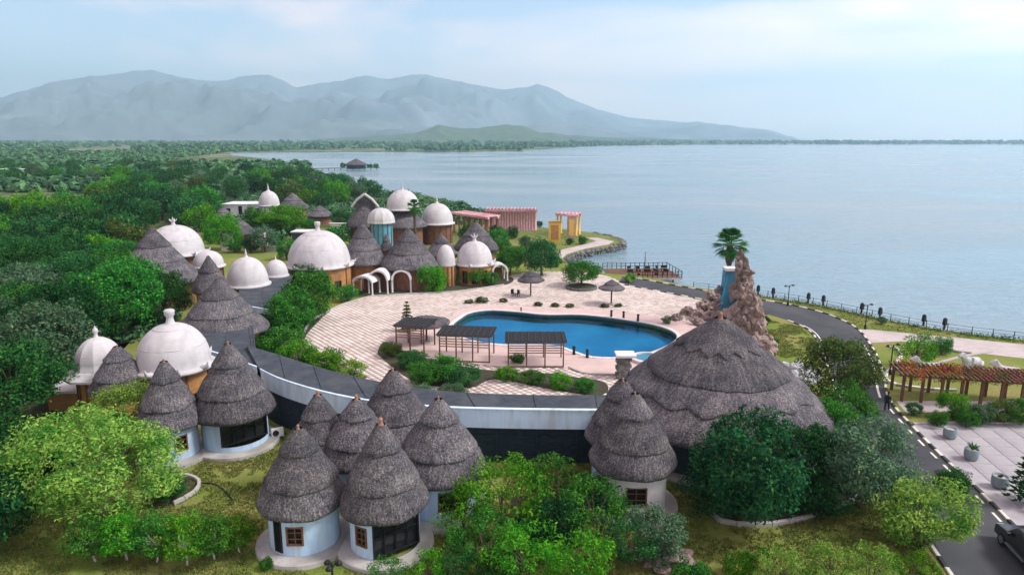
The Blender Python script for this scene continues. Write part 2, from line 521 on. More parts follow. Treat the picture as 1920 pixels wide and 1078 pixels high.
M['leaf_mid'] = leaf_mat('mid green leaf', (0.075, 0.300, 0.040), (0.013, 0.092, 0.019))
M['leaf_bright'] = leaf_mat('bright green leaf', (0.140, 0.420, 0.030), (0.022, 0.140, 0.013), 0.35)
M['leaf_lime'] = leaf_mat('yellow green leaf', (0.360, 0.540, 0.110), (0.045, 0.200, 0.028), 0.35)
M['leaf_grey'] = leaf_mat('grey green leaf', (0.125, 0.235, 0.125), (0.040, 0.105, 0.060))
M['leaf_olive'] = leaf_mat('olive brown leaf', (0.115, 0.190, 0.045), (0.032, 0.062, 0.018))
M['leaf_deep'] = leaf_mat('deep blue green leaf', (0.028, 0.135, 0.042), (0.006, 0.034, 0.015))
M['grassblade'] = leaf_mat('dry lawn blade', (0.235, 0.245, 0.075), (0.085, 0.130, 0.035), 0.2)
# ================================================================== THE SETTING
def gp(*pix, z=0.0):
    return [G(x, y, z) for x, y in pix]

def fill_sheet(name, outer, holes, z, mat_, parent=None, thick=0.0):
    bm = bmesh.new()
    edges = []
    loops = [ccw([(p[0], p[1]) for p in outer])] + [ccw([(p[0], p[1]) for p in h])[::-1] for h in holes]
    for lp in loops:
        vs = [bm.verts.new((x, y, z)) for x, y in lp]
        lo = [bm.verts.new((x, y, z - thick)) for x, y in lp] if thick else None
        n = len(vs)
        for k in range(n):
            edges.append(bm.edges.new((vs[k], vs[(k + 1) % n])))
        if lo:
            for k in range(n):
                bm.faces.new((lo[k], lo[(k + 1) % n], vs[(k + 1) % n], vs[k]))
    r = bmesh.ops.triangle_fill(bm, edges=edges, use_beauty=False)
    for f in r['geom']:
        if isinstance(f, bmesh.types.BMFace) and f.normal.z < 0: f.normal_flip()
    me = bpy.data.meshes.new(name)
    bm.to_mesh(me); bm.free()
    me.materials.append(mat_)
    return new_obj(name, me, parent)

# ---- pool outline (used as a hole in ground and deck)
POOL = smooth_line(gp((866,596),(884,587),(920,583),(970,586),(1020,591),(1080,591),(1130,595),(1180,602),(1225,610),(1256,620),(1270,632),
                      (1258,646),(1226,660),(1200,668),(1155,672),(1108,670),(1076,660),(1046,650),(1000,648),(950,648),(895,642),(860,630),(848,612)), 0.9, True)
# ---- shoreline, right to left, then the coast running away to the left, then the far shore
SHORE = gp((2300,690),(2060,656),(1921,637),(1793,622),(1676,602),(1531,571),(1414,553),(1290,536),(1200,517),(1140,513),(1095,505),(1063,493),(1070,480),(1110,469),
           (1150,462),(1168,455),(1150,444),(1115,437),(1060,430),(1005,424),(930,400),(860,383),(800,366),(745,361),(700,357),(650,346),(600,334),(575,322),
           (572,313),(556,307),(535,303),(500,299),(470,295),(436,292))
FAR = gp((430,286),(520,284.5),(640,284),(760,284),(880,284),(980,282.5),(1060,277),(1085,275),(1150,273),(1300,271.5),(1500,271),(1920,271),(2600,271))
near_shore = smooth_line(SHORE[:21], 2.5) + SHORE[21:]
LAND = [Vector((SHORE[0].x + 260, SHORE[0].y - 60, 0))] + near_shore + FAR + [
    Vector((11500, FAR[-1].y, 0)), Vector((11500, 13000, 0)), Vector((-11500, 13000, 0)), Vector((-11500, -350, 0)), Vector((SHORE[0].x + 260, -350, 0))]

def ground_mat():
    m, t, b = mat_new('lawn and dry earth')
    N, K = t.nodes.new, t.links.new
    b.inputs['Roughness'].default_value = 0.95; b.inputs['Specular IOR Level'].default_value = 0.1
    g = N('ShaderNodeTexCoord')
    def nz(s, d=5, r=0.6):
        n = N('ShaderNodeTexNoise'); n.inputs['Scale'].default_value = s; n.inputs['Detail'].default_value = d; n.inputs['Roughness'].default_value = r
        K(g.outputs['Object'], n.inputs['Vector']); return n.outputs['Fac']
    def ramp(f, p0, c0, p1, c1):
        r = N('ShaderNodeValToRGB'); e = r.color_ramp.elements
        e[0].position = p0; e[0].color = (*c0, 1); e[1].position = p1; e[1].color = (*c1, 1)
        K(f, r.inputs['Fac']); return r.outputs['Color']
    def mix(f, a, b_):
        x = N('ShaderNodeMix'); x.data_type = 'RGBA'; K(f, x.inputs['Factor']); K(a, x.inputs['A'])
        if isinstance(b_, tuple): x.inputs['B'].default_value = (*b_, 1)
        else: K(b_, x.inputs['B'])
        return x.outputs['Result']
    lawn = ramp(nz(9.0, 6, 0.75), 0.33, (0.065, 0.120, 0.020), 0.68, (0.265, 0.330, 0.070))
    dry = ramp(nz(5.0, 6), 0.35, (0.180, 0.160, 0.055), 0.65, (0.360, 0.315, 0.130))
    near = mix(ramp(nz(0.16, 6), 0.44, (0, 0, 0), 0.66, (0.85, 0.85, 0.85)), lawn, dry)
    # open country farther than the resort: scrub with bare pale fields
    scrub = ramp(nz(0.05, 6), 0.38, (0.045, 0.095, 0.035), 0.62, (0.150, 0.190, 0.085))
    field = ramp(nz(0.006, 5), 0.52, (0, 0, 0), 0.62, (0.9, 0.9, 0.9))
    far = mix(field, scrub, (0.330, 0.285, 0.235))
    sep = N('ShaderNodeSeparateXYZ'); K(g.outputs['Object'], sep.inputs['Vector'])
    mr = N('ShaderNodeMapRange'); mr.inputs['From Min'].default_value = 130; mr.inputs['From Max'].default_value = 220
    K(sep.outputs['Y'], mr.inputs['Value'])
    col = mix(mr.outputs['Result'], near, far)
    mr2 = N('ShaderNodeMapRange'); mr2.inputs['From Min'].default_value = 2600; mr2.inputs['From Max'].default_value = 4200
    K(sep.outputs['Y'], mr2.inputs['Value'])
    col = mix(mr2.outputs['Result'], col, (0.36, 0.30, 0.27))
    K(col, b.inputs['Base Color'])
    bb = N('ShaderNodeBump'); bb.inputs['Strength'].default_value = 0.6; bb.inputs['Distance'].default_value = 0.06
    K(nz(6.0, 4), bb.inputs['Height']); K(bb.outputs['Normal'], b.inputs['Normal'])
    return m
M['ground'] = ground_mat()
ground = fill_sheet('ground', LAND, [POOL], 0.0, M['ground'], thick=3.0)
tag(ground, kind='structure')

# ---- lake
def lake_mat():
    m, t, b = mat_new('rippled lake water')
    N, K = t.nodes.new, t.links.new
    b.inputs['Base Color'].default_value = (0.10, 0.24, 0.36, 1)
    b.inputs['IOR'].default_value = 1.33
    b.inputs['Specular IOR Level'].default_value = 0.5
    g = N('ShaderNodeTexCoord')
    def nz(s, d, st):
        mp_ = N('ShaderNodeMapping'); mp_.inputs['Scale'].default_value = st; mp_.inputs['Rotation'].default_value = (0, 0, R(-12))
        n = N('ShaderNodeTexNoise'); n.inputs['Scale'].default_value = s; n.inputs['Detail'].default_value = d
        n.inputs['Roughness'].default_value = 0.62; n.inputs['Distortion'].default_value = 0.3
        K(g.outputs['Object'], mp_.inputs['Vector']); K(mp_.outputs['Vector'], n.inputs['Vector'])
        return n.outputs['Fac']
    wind = nz(0.006, 4, (1, 2.2, 1))
    mr = N('ShaderNodeMapRange'); mr.inputs['From Min'].default_value = 0.35; mr.inputs['From Max'].default_value = 0.7
    mr.inputs['To Min'].default_value = 0.06; mr.inputs['To Max'].default_value = 0.24
    K(wind, mr.inputs['Value']); K(mr.outputs['Result'], b.inputs['Roughness'])
    r = N('ShaderNodeValToRGB'); e = r.color_ramp.elements
    e[0].position = 0.35; e[0].color = (0.15, 0.28, 0.36, 1); e[1].position = 0.65; e[1].color = (0.26, 0.35, 0.40, 1)
    K(wind, r.inputs['Fac']); K(r.outputs['Color'], b.inputs['Base Color'])
    b1 = N('ShaderNodeBump'); b1.inputs['Strength'].default_value = 0.9; b1.inputs['Distance'].default_value = 0.8
    K(nz(0.30, 4, (1, 1.7, 1)), b1.inputs['Height'])
    b2 = N('ShaderNodeBump'); b2.inputs['Strength'].default_value = 0.35; b2.inputs['Distance'].default_value = 0.9
    K(nz(0.10, 3, (1, 2.4, 1)), b2.inputs['Height']); K(b2.outputs['Normal'], b1.inputs['Normal'])
    mw = N('ShaderNodeMapRange'); mw.inputs['From Min'].default_value = 0.38; mw.inputs['From Max'].default_value = 0.62
    mw.inputs['To Min'].default_value = 0.35; mw.inputs['To Max'].default_value = 1.0
    K(wind, mw.inputs['Value']); K(mw.outputs['Result'], b1.inputs['Strength'])
    K(b1.outputs['Normal'], b.inputs['Normal'])
    return m
M['lake'] = lake_mat()
lake = sheet('lake', [(-11600, 60), (11600, 20), (11600, 12000), (-11600, 12000)], -1.2, M['lake'])
tag(lake, kind='structure')

# ---- mountains and the nearer hill: relief fields
def ridge_mesh(name, prof, D_ridge, D_toe, D_back, nu, nv, mat_, gully, toe_h, seed, fscale):
    us = np.array([p[0] for p in prof], float); ys = np.array([p[1] for p in prof], float)
    U = np.linspace(us[0], us[-1], nu)
    Y = np.interp(U, us, ys)
    Y = np.array([y + (2.4 * noise.fractal(Vector((u * 0.035, seed, 0)), 0.8, 2.0, 5) if y < 255 else 0) for u, y in zip(U, Y)])
    V, F_ = [], []
    for j in range(nv):
        v = j / (nv - 1)
        D = D_toe + (D_back - D_toe) * v
        for i in range(nu):
            p = at_depth(U[i], 262, D_ridge)
            x = p.x * D / D_ridge
            hr = max(zat((0, D_ridge), Y[i]), 0.0)
            if D <= D_ridge:
                s = (D - D_toe) / (D_ridge - D_toe)
            else:
                s = 1 - 0.75 * (D - D_ridge) / (D_back - D_ridge)
            q = Vector((x / fscale + seed, D / fscale, seed))
            w = noise.ridged_multi_fractal(q, 0.9, 2.1, 6, 1.0, 2.0)
            f = noise.fractal(q * 0.6, 1.0, 2.0, 5)
            body = hr * (s ** 1.7)
            rel = s * (1 - s) * 4
            z = body + hr * gully * rel * (w - 1.1) * 0.5 + hr * 0.22 * rel * f + toe_h * min(1, s * 3) * min(1, hr / 500) * (1 - s)
            z = min(z, max(0.0, CAM_H + (hr - CAM_H) * D / D_ridge * (0.985 if D < D_ridge * 0.97 else 1.0)))
            V.append((x, D, max(z, -4.0 + 3.0 * s) if s > 0.02 else -4.0))
    for j in range(nv - 1):
        for i in range(nu - 1):
            a = j * nu + i
            F_.append((a, a + 1, a + nu + 1, a + nu))
    me = np_mesh(name, np.array(V), np.array(F_), mat_, 4)
    me.polygons.foreach_set('use_smooth', [True] * len(me.polygons))
    o = new_obj(name, me)
    return tag(o, kind='structure')
M['mountain'] = mat('haze blued mountain scrub', (0.22, 0.27, 0.30), (0.09, 0.13, 0.155), 0.0016, 1.0, 0.0, detail=8, c3=(0.14, 0.18, 0.20), s3=0.0005)  # some of the distance haze is put into these blue-grey tones
M['hill'] = mat('wooded hill scrub', (0.10, 0.15, 0.07), (0.03, 0.07, 0.03), 0.02, 1.0, 0.0, detail=8)
RIDGE = [(-900,262),(-700,235),(-500,225),(-300,215),(-150,206),(0,185),(60,170),(110,155),(180,143),(230,140),(265,133),(300,131),(330,140),(380,150),(430,150),(470,143),
         (515,141),(540,152),(560,165),(600,158),(650,150),(690,141),(720,147),(760,143),(790,139),(830,145),(880,158),(940,168),(985,165),(1008,157),(1040,170),
         (1080,190),(1120,207),(1180,222),(1260,228),(1330,230),(1400,240),(1450,246),(1485,256),(1500,262),(1560,266)]
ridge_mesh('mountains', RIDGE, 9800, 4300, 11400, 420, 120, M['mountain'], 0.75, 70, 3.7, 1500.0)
HILL = [(560,264),(640,258),(720,254),(770,250),(800,243),(825,233),(850,238),(880,240),(920,236),(950,232),(985,236),(1012,247),(1060,252),(1110,256),(1200,259),(1300,262),(1360,265)]
ridge_mesh('hill', HILL, 4100, 3300, 4700, 160, 30, M['hill'], 0.4, 6, 9.1, 420.0)

# ---- road with painted kerb blocks
ROAD_R = smooth_line(gp((1168,518),(1240,531),(1330,547),(1420,562),(1480,572),(1545,588),(1600,613),(1629,646),(1648,685),(1660,738),(1677,767),(1745,839),(1841,930),(1893,983),(1990,1085),(2140,1240)), 0.8)
ROAD_L = smooth_line(gp((1158,532),(1230,545),(1300,558),(1370,573),(1437,589),(1490,605),(1522,622),(1538,645),(1550,675),(1562,710),(1585,760),(1625,830),(1680,915),(1735,1000),(1790,1080),(1880,1210)), 0.8)
ROAD = ROAD_L + ROAD_R[::-1]
road = sheet('road', ROAD, 0.006, M['asphalt']); tag(road, kind='structure')

kerb_mesh = {}
def block_mesh(matname, ln, w, h):
    key = (matname, ln, w, h)
    if key not in kerb_mesh:
        b = MB()
        x, y = ln / 2, w / 2
        c = 0.03
        b.prism([(-x, -y), (x, -y), (x, y), (-x, y)], -0.05, h - c, top=False)
        b.add([(-x, -y, h - c), (x, -y, h - c), (x, y, h - c), (-x, y, h - c), (-x + c, -y + c, h), (x - c, -y + c, h), (x - c, y - c, h), (-x + c, y - c, h)],
              [(0, 1, 5, 4), (1, 2, 6, 5), (2, 3, 7, 6), (3, 0, 4, 7), (4, 5, 6, 7)])
        kerb_mesh[key] = b.mesh('kerb_block', M[matname])
    return kerb_mesh[key]

def kerb_row(line, mats, ln=0.95, w=0.24, h=0.13, name='kerb', z=0.0, piece='kerb_block'):
    root = new_obj(name, None)
    tag(root, kind='structure')
    pts = smooth_line(line, ln + 0.03)
    for k in range(len(pts) - 1):
        p, q = pts[k], pts[k + 1]
        d = q - p
        if d.length < ln * 0.5: continue
        o = new_obj(piece, block_mesh(mats[k % len(mats)], ln, w, h), root)
        o.location = ((p.x + q.x) / 2, (p.y + q.y) / 2, z)
        o.rotation_euler = (0, 0, math.atan2(d.y, d.x))
        o.scale = (d.length / (ln + 0.03), 1, 1)
    return root
def part_line(line, a, b):
    n = len(line)
    return line[int(n * a):int(n * b)]
kerb_row(offset_line(part_line(ROAD_R, 0.0, 0.60), 0.16), ['kerb_white', 'kerb_dark'], 1.15)
kerb_row(offset_line(part_line(ROAD_R, 0.595, 1.0), 0.16), ['kerb_white', 'kerb_dark'], 0.9)
kerb_row(offset_line(part_line(ROAD_L, 0.0, 0.30), -0.16), ['kerb_white', 'kerb_dark'], 1.05)
kerb_row(offset_line(part_line(ROAD_L, 0.33, 1.0), -0.16), ['kerb_white', 'kerb_dark'], 1.0)
# white edge lines painted on the asphalt at the bend, dashes farther down
def stripe(name, line, w, z, m, dash=None):
    root = new_obj(name, None); tag(root, kind='structure')
    pts = smooth_line(line, 0.5)
    a, b_ = offset_line(pts, -w / 2), offset_line(pts, w / 2)
    segs = [(0, len(pts) - 1)] if not dash else [(i, min(i + dash[0], len(pts) - 1)) for i in range(0, len(pts) - 2, dash[0] + dash[1])]
    for s, e in segs:
        mb = MB()
        for k in range(s, e):
            mb.add([(a[k].x, a[k].y, z), (a[k + 1].x, a[k + 1].y, z), (b_[k + 1].x, b_[k + 1].y, z), (b_[k].x, b_[k].y, z)], [(0, 1, 2, 3)])
        mb.build('marking', m, root)
    return root
stripe('road_markings', offset_line(part_line(ROAD_R, 0.50, 0.68), -0.55), 0.20, 0.012, M['kerb_white'])
stripe('road_markings', offset_line(part_line(ROAD_R, 0.70, 1.0), -0.35), 0.17, 0.012, M['kerb_white'], dash=(2, 2))
stripe('road_markings', offset_line(part_line(ROAD_L, 0.36, 0.52), 0.30), 0.15, 0.012, M['kerb_white'])

# ---- promenade, plaza and paving on the lake side of the road
M['prom'] = mat('pale pink promenade paving', (0.56, 0.49, 0.48), (0.46, 0.40, 0.40), 1.2, 0.85, 0.3, 8, c3=(0.38, 0.34, 0.35), s3=0.2)
M['slab'] = mat('lilac grey paving slab', (0.44, 0.43, 0.45), (0.35, 0.34, 0.36), 0.9, 0.8, 0.25, 10, c3=(0.30, 0.28, 0.31), s3=0.35, obj_rand=0.06)
prom = sheet('promenade', gp((1606,617),(1640,619),(1700,625),(1780,632),(1921,646),(2100,662),(2100,692),(1921,672),(1850,664),(1800,661),(1740,646),(1690,640),(1634,643)), 0.02, M['prom'])
tag(prom, kind='structure')
LOT = gp((1712,797),(1760,795),(1921,795),(2150,797),(2150,1080),(2040,1080),(1905,985),(1850,928),(1752,838))
lot = sheet('pavement', LOT, 0.04, M['slab'], thick=0.04); tag(lot, kind='structure')
# individual slabs laid on it, set square to the kerb
slab_me = block_mesh('slab', 1.56, 1.56, 0.03)
c0 = G(1850, 880); dirv = G(1841, 930) - G(1745, 839); ang = math.atan2(dirv.y, dirv.x)
lotp = [(p.x, p.y) for p in LOT]
for i in range(-10, 14):
    for j in range(-12, 12):
        x = c0.x + math.cos(ang) * i * 1.6 - math.sin(ang) * j * 1.6
        y = c0.y + math.sin(ang) * i * 1.6 + math.cos(ang) * j * 1.6
        if all(inside(x + math.cos(ang + a) * 1.1, y + math.sin(ang + a) * 1.1, lotp) for a in (0.78, 2.35, 3.93, 5.5)) and (x / y) < 0.95:
            o = new_obj('paving_slab', slab_me, lot)
            o.location = (x, y, 0.04); o.rotation_euler = (0, 0, ang)
kerb_row(gp((1712,796),(1760,794),(1921,794),(2150,796)), ['concrete'], 1.2, 0.3, 0.16)

# ---- the pool court: tiles, smooth deck, pool
COURT = smooth_line(gp((566,628),(576,606),(600,590),(640,572),(690,556),(760,549),(840,548),(900,538),(945,528),(962,516),(1010,510),(1100,512),(1150,522),(1168,533),(1235,547),
                       (1300,560),(1340,575),(1345,610),(1335,680),(1260,735),(1150,770),(1000,775),(860,770),(760,757),(680,735),(620,700),(580,660)), 1.2, True)
DECK = smooth_line(gp((838,598),(868,580),(920,572),(975,575),(1030,580),(1090,580),(1150,583),(1210,592),(1280,605),(1330,625),(1300,670),(1240,692),(1160,702),(1105,702),(1066,692),
                      (1020,690),(960,690),(880,682),(800,668),(745,655),(728,636),(752,616),(790,604)), 0.9, True)
M['grout'] = mat('dusty joint mortar', (0.30, 0.26, 0.27), (0.22, 0.19, 0.20), 2, 0.95, 0.2)
def tile_mat():
    m, t, b = mat_new('pink and white court tile')
    N, K = t.nodes.new, t.links.new
    b.inputs['Roughness'].default_value = 0.7; b.inputs['Specular IOR Level'].default_value = 0.3
    geo = N('ShaderNodeNewGeometry')
    r = N('ShaderNodeValToRGB'); e = r.color_ramp.elements
    e[0].position = 0.0; e[0].color = (0.56, 0.46, 0.42, 1); e[1].position = 1.0; e[1].color = (0.76, 0.69, 0.64, 1)
    x = e.new(0.35); x.color = (0.67, 0.575, 0.53, 1)
    K(geo.outputs['Random Per Island'], r.inputs['Fac'])
    g = N('ShaderNodeTexCoord')
    n = N('ShaderNodeTexNoise'); n.inputs['Scale'].default_value = 0.25; n.inputs['Detail'].default_value = 6
    K(g.outputs['Object'], n.inputs['Vector'])
    r2 = N('ShaderNodeValToRGB')
    r2.color_ramp.elements[0].position = 0.35; r2.color_ramp.elements[0].color = (0.86, 0.85, 0.84, 1)
    r2.color_ramp.elements[1].position = 0.6; r2.color_ramp.elements[1].color = (1.04, 1.02, 1.02, 1)
    K(n.outputs['Fac'], r2.inputs['Fac'])
    mm = N('ShaderNodeMix'); mm.data_type = 'RGBA'; mm.blend_type = 'MULTIPLY'; mm.inputs['Factor'].default_value = 1
    K(r.outputs['Color'], mm.inputs['A']); K(r2.outputs['Color'], mm.inputs['B']); K(mm.outputs['Result'], b.inputs['Base Color'])
    return m
M['tile'] = tile_mat()
court = fill_sheet('pool_court', COURT, [POOL], 0.02, M['grout']); tag(court, kind='structure')
pitch, tw = 0.62, 0.50
cx = np.arange(-30, 32, pitch); cy = np.arange(48, 125, pitch)
X, Y = np.meshgrid(cx, cy); X = X.ravel(); Y = Y.ravel()
a = R(38); x0, y0 = 0.0, 85.0
X, Y = x0 + (X - x0) * math.cos(a) - (Y - y0) * math.sin(a), y0 + (X - x0) * math.sin(a) + (Y - y0) * math.cos(a)
ok = inside_np(X, Y, COURT) & ~inside_np(X, Y, DECK)
X, Y = X[ok], Y[ok]
zz = 0.055 + RNG.uniform(-0.006, 0.006, len(X))
ca, sa = math.cos(a) * tw / 2, math.sin(a) * tw / 2
offs = [(-ca + sa, -sa - ca), (ca + sa, sa - ca), (ca - sa, sa + ca), (-ca - sa, -sa + ca)]
V = np.zeros((len(X), 8, 3))
for k, (dx, dy) in enumerate(offs):
    V[:, k, 0] = X + dx * 1.04; V[:, k, 1] = Y + dy * 1.04; V[:, k, 2] = 0.018
    V[:, k + 4, 0] = X + dx; V[:, k + 4, 1] = Y + dy; V[:, k + 4, 2] = zz
qf = np.array([(4, 5, 6, 7), (0, 1, 5, 4), (1, 2, 6, 5), (2, 3, 7, 6), (3, 0, 4, 7)])
T = (qf[None] + (np.arange(len(X)) * 8)[:, None, None]).reshape(-1, 4)
tiles = new_obj('court_tiles', np_mesh('court_tiles', V.reshape(-1, 3), T, M['tile'], 4), court)
tag(tiles, kind='stuff')
deck = fill_sheet('pool_deck', DECK, [POOL], 0.10, M['deck'], thick=0.1); tag(deck, kind='structure')

# pool basin, coping stones and water
pool = thing('swimming_pool', 'curved blue swimming pool in the middle of the pink court', 'pool', (POOL[0].x, POOL[0].y, 0))
ox, oy = POOL[0].x, POOL[0].y
mb = MB()
pl = ccw([(p.x - ox, p.y - oy) for p in POOL])
n = len(pl)
M['pool_tile'] = mat('blue mosaic pool tile', (0.045, 0.26, 0.47), (0.035, 0.22, 0.42), 1.6, 0.4, 0.1, c3=(0.08, 0.32, 0.52), s3=0.18)
mb.add([(x, y, 0.13) for x, y in pl] + [(x, y, -1.12) for x, y in pl], [((k + 1) % n, k, n + k, n + (k + 1) % n) for k in range(n)])
mb.build('basin_wall', M['pool_tile'], pool)
fl = sheet('basin_floor', pl, -1.10, M['pool_tile'], pool)
def pool_water():
    m, t, b = mat_new('clear pool water')
    N, K = t.nodes.new, t.links.new
    t.nodes.remove(b)
    tr = N('ShaderNodeBsdfTransparent'); tr.inputs['Color'].default_value = (0.36, 0.88, 1.0, 1)
    gl = N('ShaderNodeBsdfGlossy'); gl.inputs['Color'].default_value = (0.25, 0.36, 0.48, 1); gl.inputs['Roughness'].default_value = 0.06
    fr = N('ShaderNodeFresnel'); fr.inputs['IOR'].default_value = 1.2
    ms = N('ShaderNodeMixShader')
    g = N('ShaderNodeTexCoord'); n = N('ShaderNodeTexNoise'); n.inputs['Scale'].default_value = 1.6; n.inputs['Detail'].default_value = 4
    K(g.outputs['Object'], n.inputs['Vector'])
    bb = N('ShaderNodeBump'); bb.inputs['Strength'].default_value = 0.35; bb.inputs['Distance'].default_value = 0.12
    K(n.outputs['Fac'], bb.inputs['Height']); K(bb.outputs['Normal'], gl.inputs['Normal']); K(bb.outputs['Normal'], fr.inputs['Normal'])
    K(fr.outputs[0], ms.inputs['Fac']); K(tr.outputs[0], ms.inputs[1]); K(gl.outputs[0], ms.inputs[2])
    K(ms.outputs[0], t.nodes['Material Output'].inputs['Surface'])
    return m
sheet('water_surface', pl, -0.28, pool_water(), pool)
pts = [Vector((x, y, 0)) for x, y in pl]
for k in range(n):
    p, q = pts[k], pts[(k + 1) % n]
    d = q - p
    if d.length < 0.05: continue
    nrm = Vector((d.y, -d.x, 0)).normalized()
    o = new_obj('coping_stone', block_mesh('coping', 0.9, 0.5, 0.09), pool)
    o.location = ((p.x + q.x) / 2 + nrm.x * 0.2, (p.y + q.y) / 2 + nrm.y * 0.2, 0.08)
    o.rotation_euler = (0, 0, math.atan2(d.y, d.x)); o.scale = (d.length / 0.92 * 1.02, 1, 1)

# ---- planting beds (dark soil) and the dark ground under the woods
def bed(name, pix, z=0.03, m='soil'):
    o = sheet(name, smooth_line(gp(*pix), 0.8, True), z, M[m], thick=0.03)
    return tag(o, kind='structure')
bed('planting_bed', [(708,660),(722,640),(745,655),(800,672),(880,690),(960,698),(1020,700),(1080,708),(1135,718),(1128,742),(1040,732),(930,712),(880,728),(800,722),(750,700),(716,672)], 0.065)
bed('planting_bed', [(470,640),(500,610),(560,590),(620,580),(600,600),(570,640),(600,680),(690,708),(560,720),(480,680)], 0.065)
bed('planting_bed', [(640,560),(680,556),(770,551),(860,546),(950,534),(958,520),(900,525),(770,535),(650,545)], 0.065)
bed('planting_bed', [(1334,945),(1345,978),(1440,984),(1530,964),(1608,932),(1600,900),(1480,850),(1300,850),(1290,890)], 0.03)
bed('planting_bed', [(270,905),(330,893),(374,906),(362,930),(320,950),(270,950)], 0.03)
bed('garden_bed', [(1640,645),(1690,645),(1780,660),(1700,672),(1655,690),(1640,672)], 0.008, 'ground')

kerb_row(gp((1331,948),(1336,968),(1350,979),(1390,986),(1440,986),(1490,978),(1540,964),(1590,945),(1612,930),(1604,916),(1590,905)), ['concrete'], 0.9, 0.22, 0.28, name='bed_edging', piece='edging_stone')
kerb_row(gp((326,893),(350,894),(370,901),(374,912),(362,928),(340,940),(322,948)), ['concrete'], 0.7, 0.22, 0.28, name='bed_edging', piece='edging_stone')
kerb_row(gp((570,625),(582,604),(606,590),(645,571),(690,558)), ['concrete'], 0.9, 0.25, 0.22, name='court_edging', piece='edging_stone')
kerb_row(gp((690,557),(770,552),(860,547),(945,535)), ['concrete'], 1.1, 0.25, 0.22, name='court_edging', piece='edging_stone')
kerb_row(gp((1066,690),(1100,702),(1160,704),(1190,702)), ['concrete'], 0.9, 0.2, 0.2, name='court_edging', piece='edging_stone')
# garden paths with pale kerbs beside the road bend
kerb_row(gp((1662,650),(1682,655),(1690,668),(1682,680),(1700,690),(1672,694),(1660,706),(1668,718),(1700,726),(1760,732),(1800,733)), ['kerb_white', 'concrete'], 0.9, 0.35, 0.22, name='garden_edging', piece='edging_stone')
kerb_row(gp((1742,686),(1790,672),(1830,664),(1860,660)), ['concrete'], 1.0, 0.4, 0.10, name='garden_edging', piece='edging_stone')
kerb_row(gp((1762,650),(1790,660),(1830,664)), ['concrete'], 1.0, 0.3, 0.25, name='garden_edging', piece='edging_stone')
path = sheet('garden_path', gp((1680,752),(1760,752),(1921,752),(2100,752),(2100,775),(1921,772),(1760,772),(1700,775)), 0.02, M['prom']); tag(path, kind='structure')
# peninsula walk with its stone edge
walk = sheet('lakeside_path', gp((1055,486),(1062,477),(1100,466),(1140,459),(1152,453),(1120,446),(1100,446),(1118,452),(1095,459),(1055,468),(1040,478)), 0.03, M['prom']); tag(walk, kind='structure')

def rock_mesh(name, seed, sub=2, rough=0.35, mat_=None, flat=(1, 1, 1)):
    bm = bmesh.new()
    bmesh.ops.create_icosphere(bm, subdivisions=sub, radius=1.0)
    for v in bm.verts:
        q = v.co * 1.1 + Vector((seed * 7.3, seed * 3.1, seed))
        v.co *= 1 + rough * noise.fractal(q, 1.0, 2.0, 4) + 0.12 * round(noise.noise(q * 2) * 3) / 3
        v.co = Vector((v.co.x * flat[0], v.co.y * flat[1], v.co.z * flat[2]))
    me = bpy.data.meshes.new(name)
    bm.to_mesh(me); bm.free()
    if mat_: me.materials.append(mat_)
    return me
SHORE_ROCKS = [rock_mesh('shore_stone', k, 2, 0.4, M['shore_rock'], (1, 1, 0.7)) for k in range(4)]
rr = new_obj('shore_edge', None); tag(rr, kind='structure')
edge = smooth_line(gp((1060,492),(1070,480),(1110,469),(1150,462),(1168,455),(1150,444),(1115,437)), 0.55)
for i, p in enumerate(edge):
    for lay in range(2):
        o = new_obj('shore_stone', SHORE_ROCKS[(i + lay) % 4], rr)
        o.location = (p.x + random.uniform(-0.4, 0.4), p.y + random.uniform(-0.3, 0.5), -0.25 - 0.7 * lay)
        s = random.uniform(0.4, 0.75); o.scale = (s, s, s); o.rotation_euler = (random.random(), random.random(), random.random() * 6)
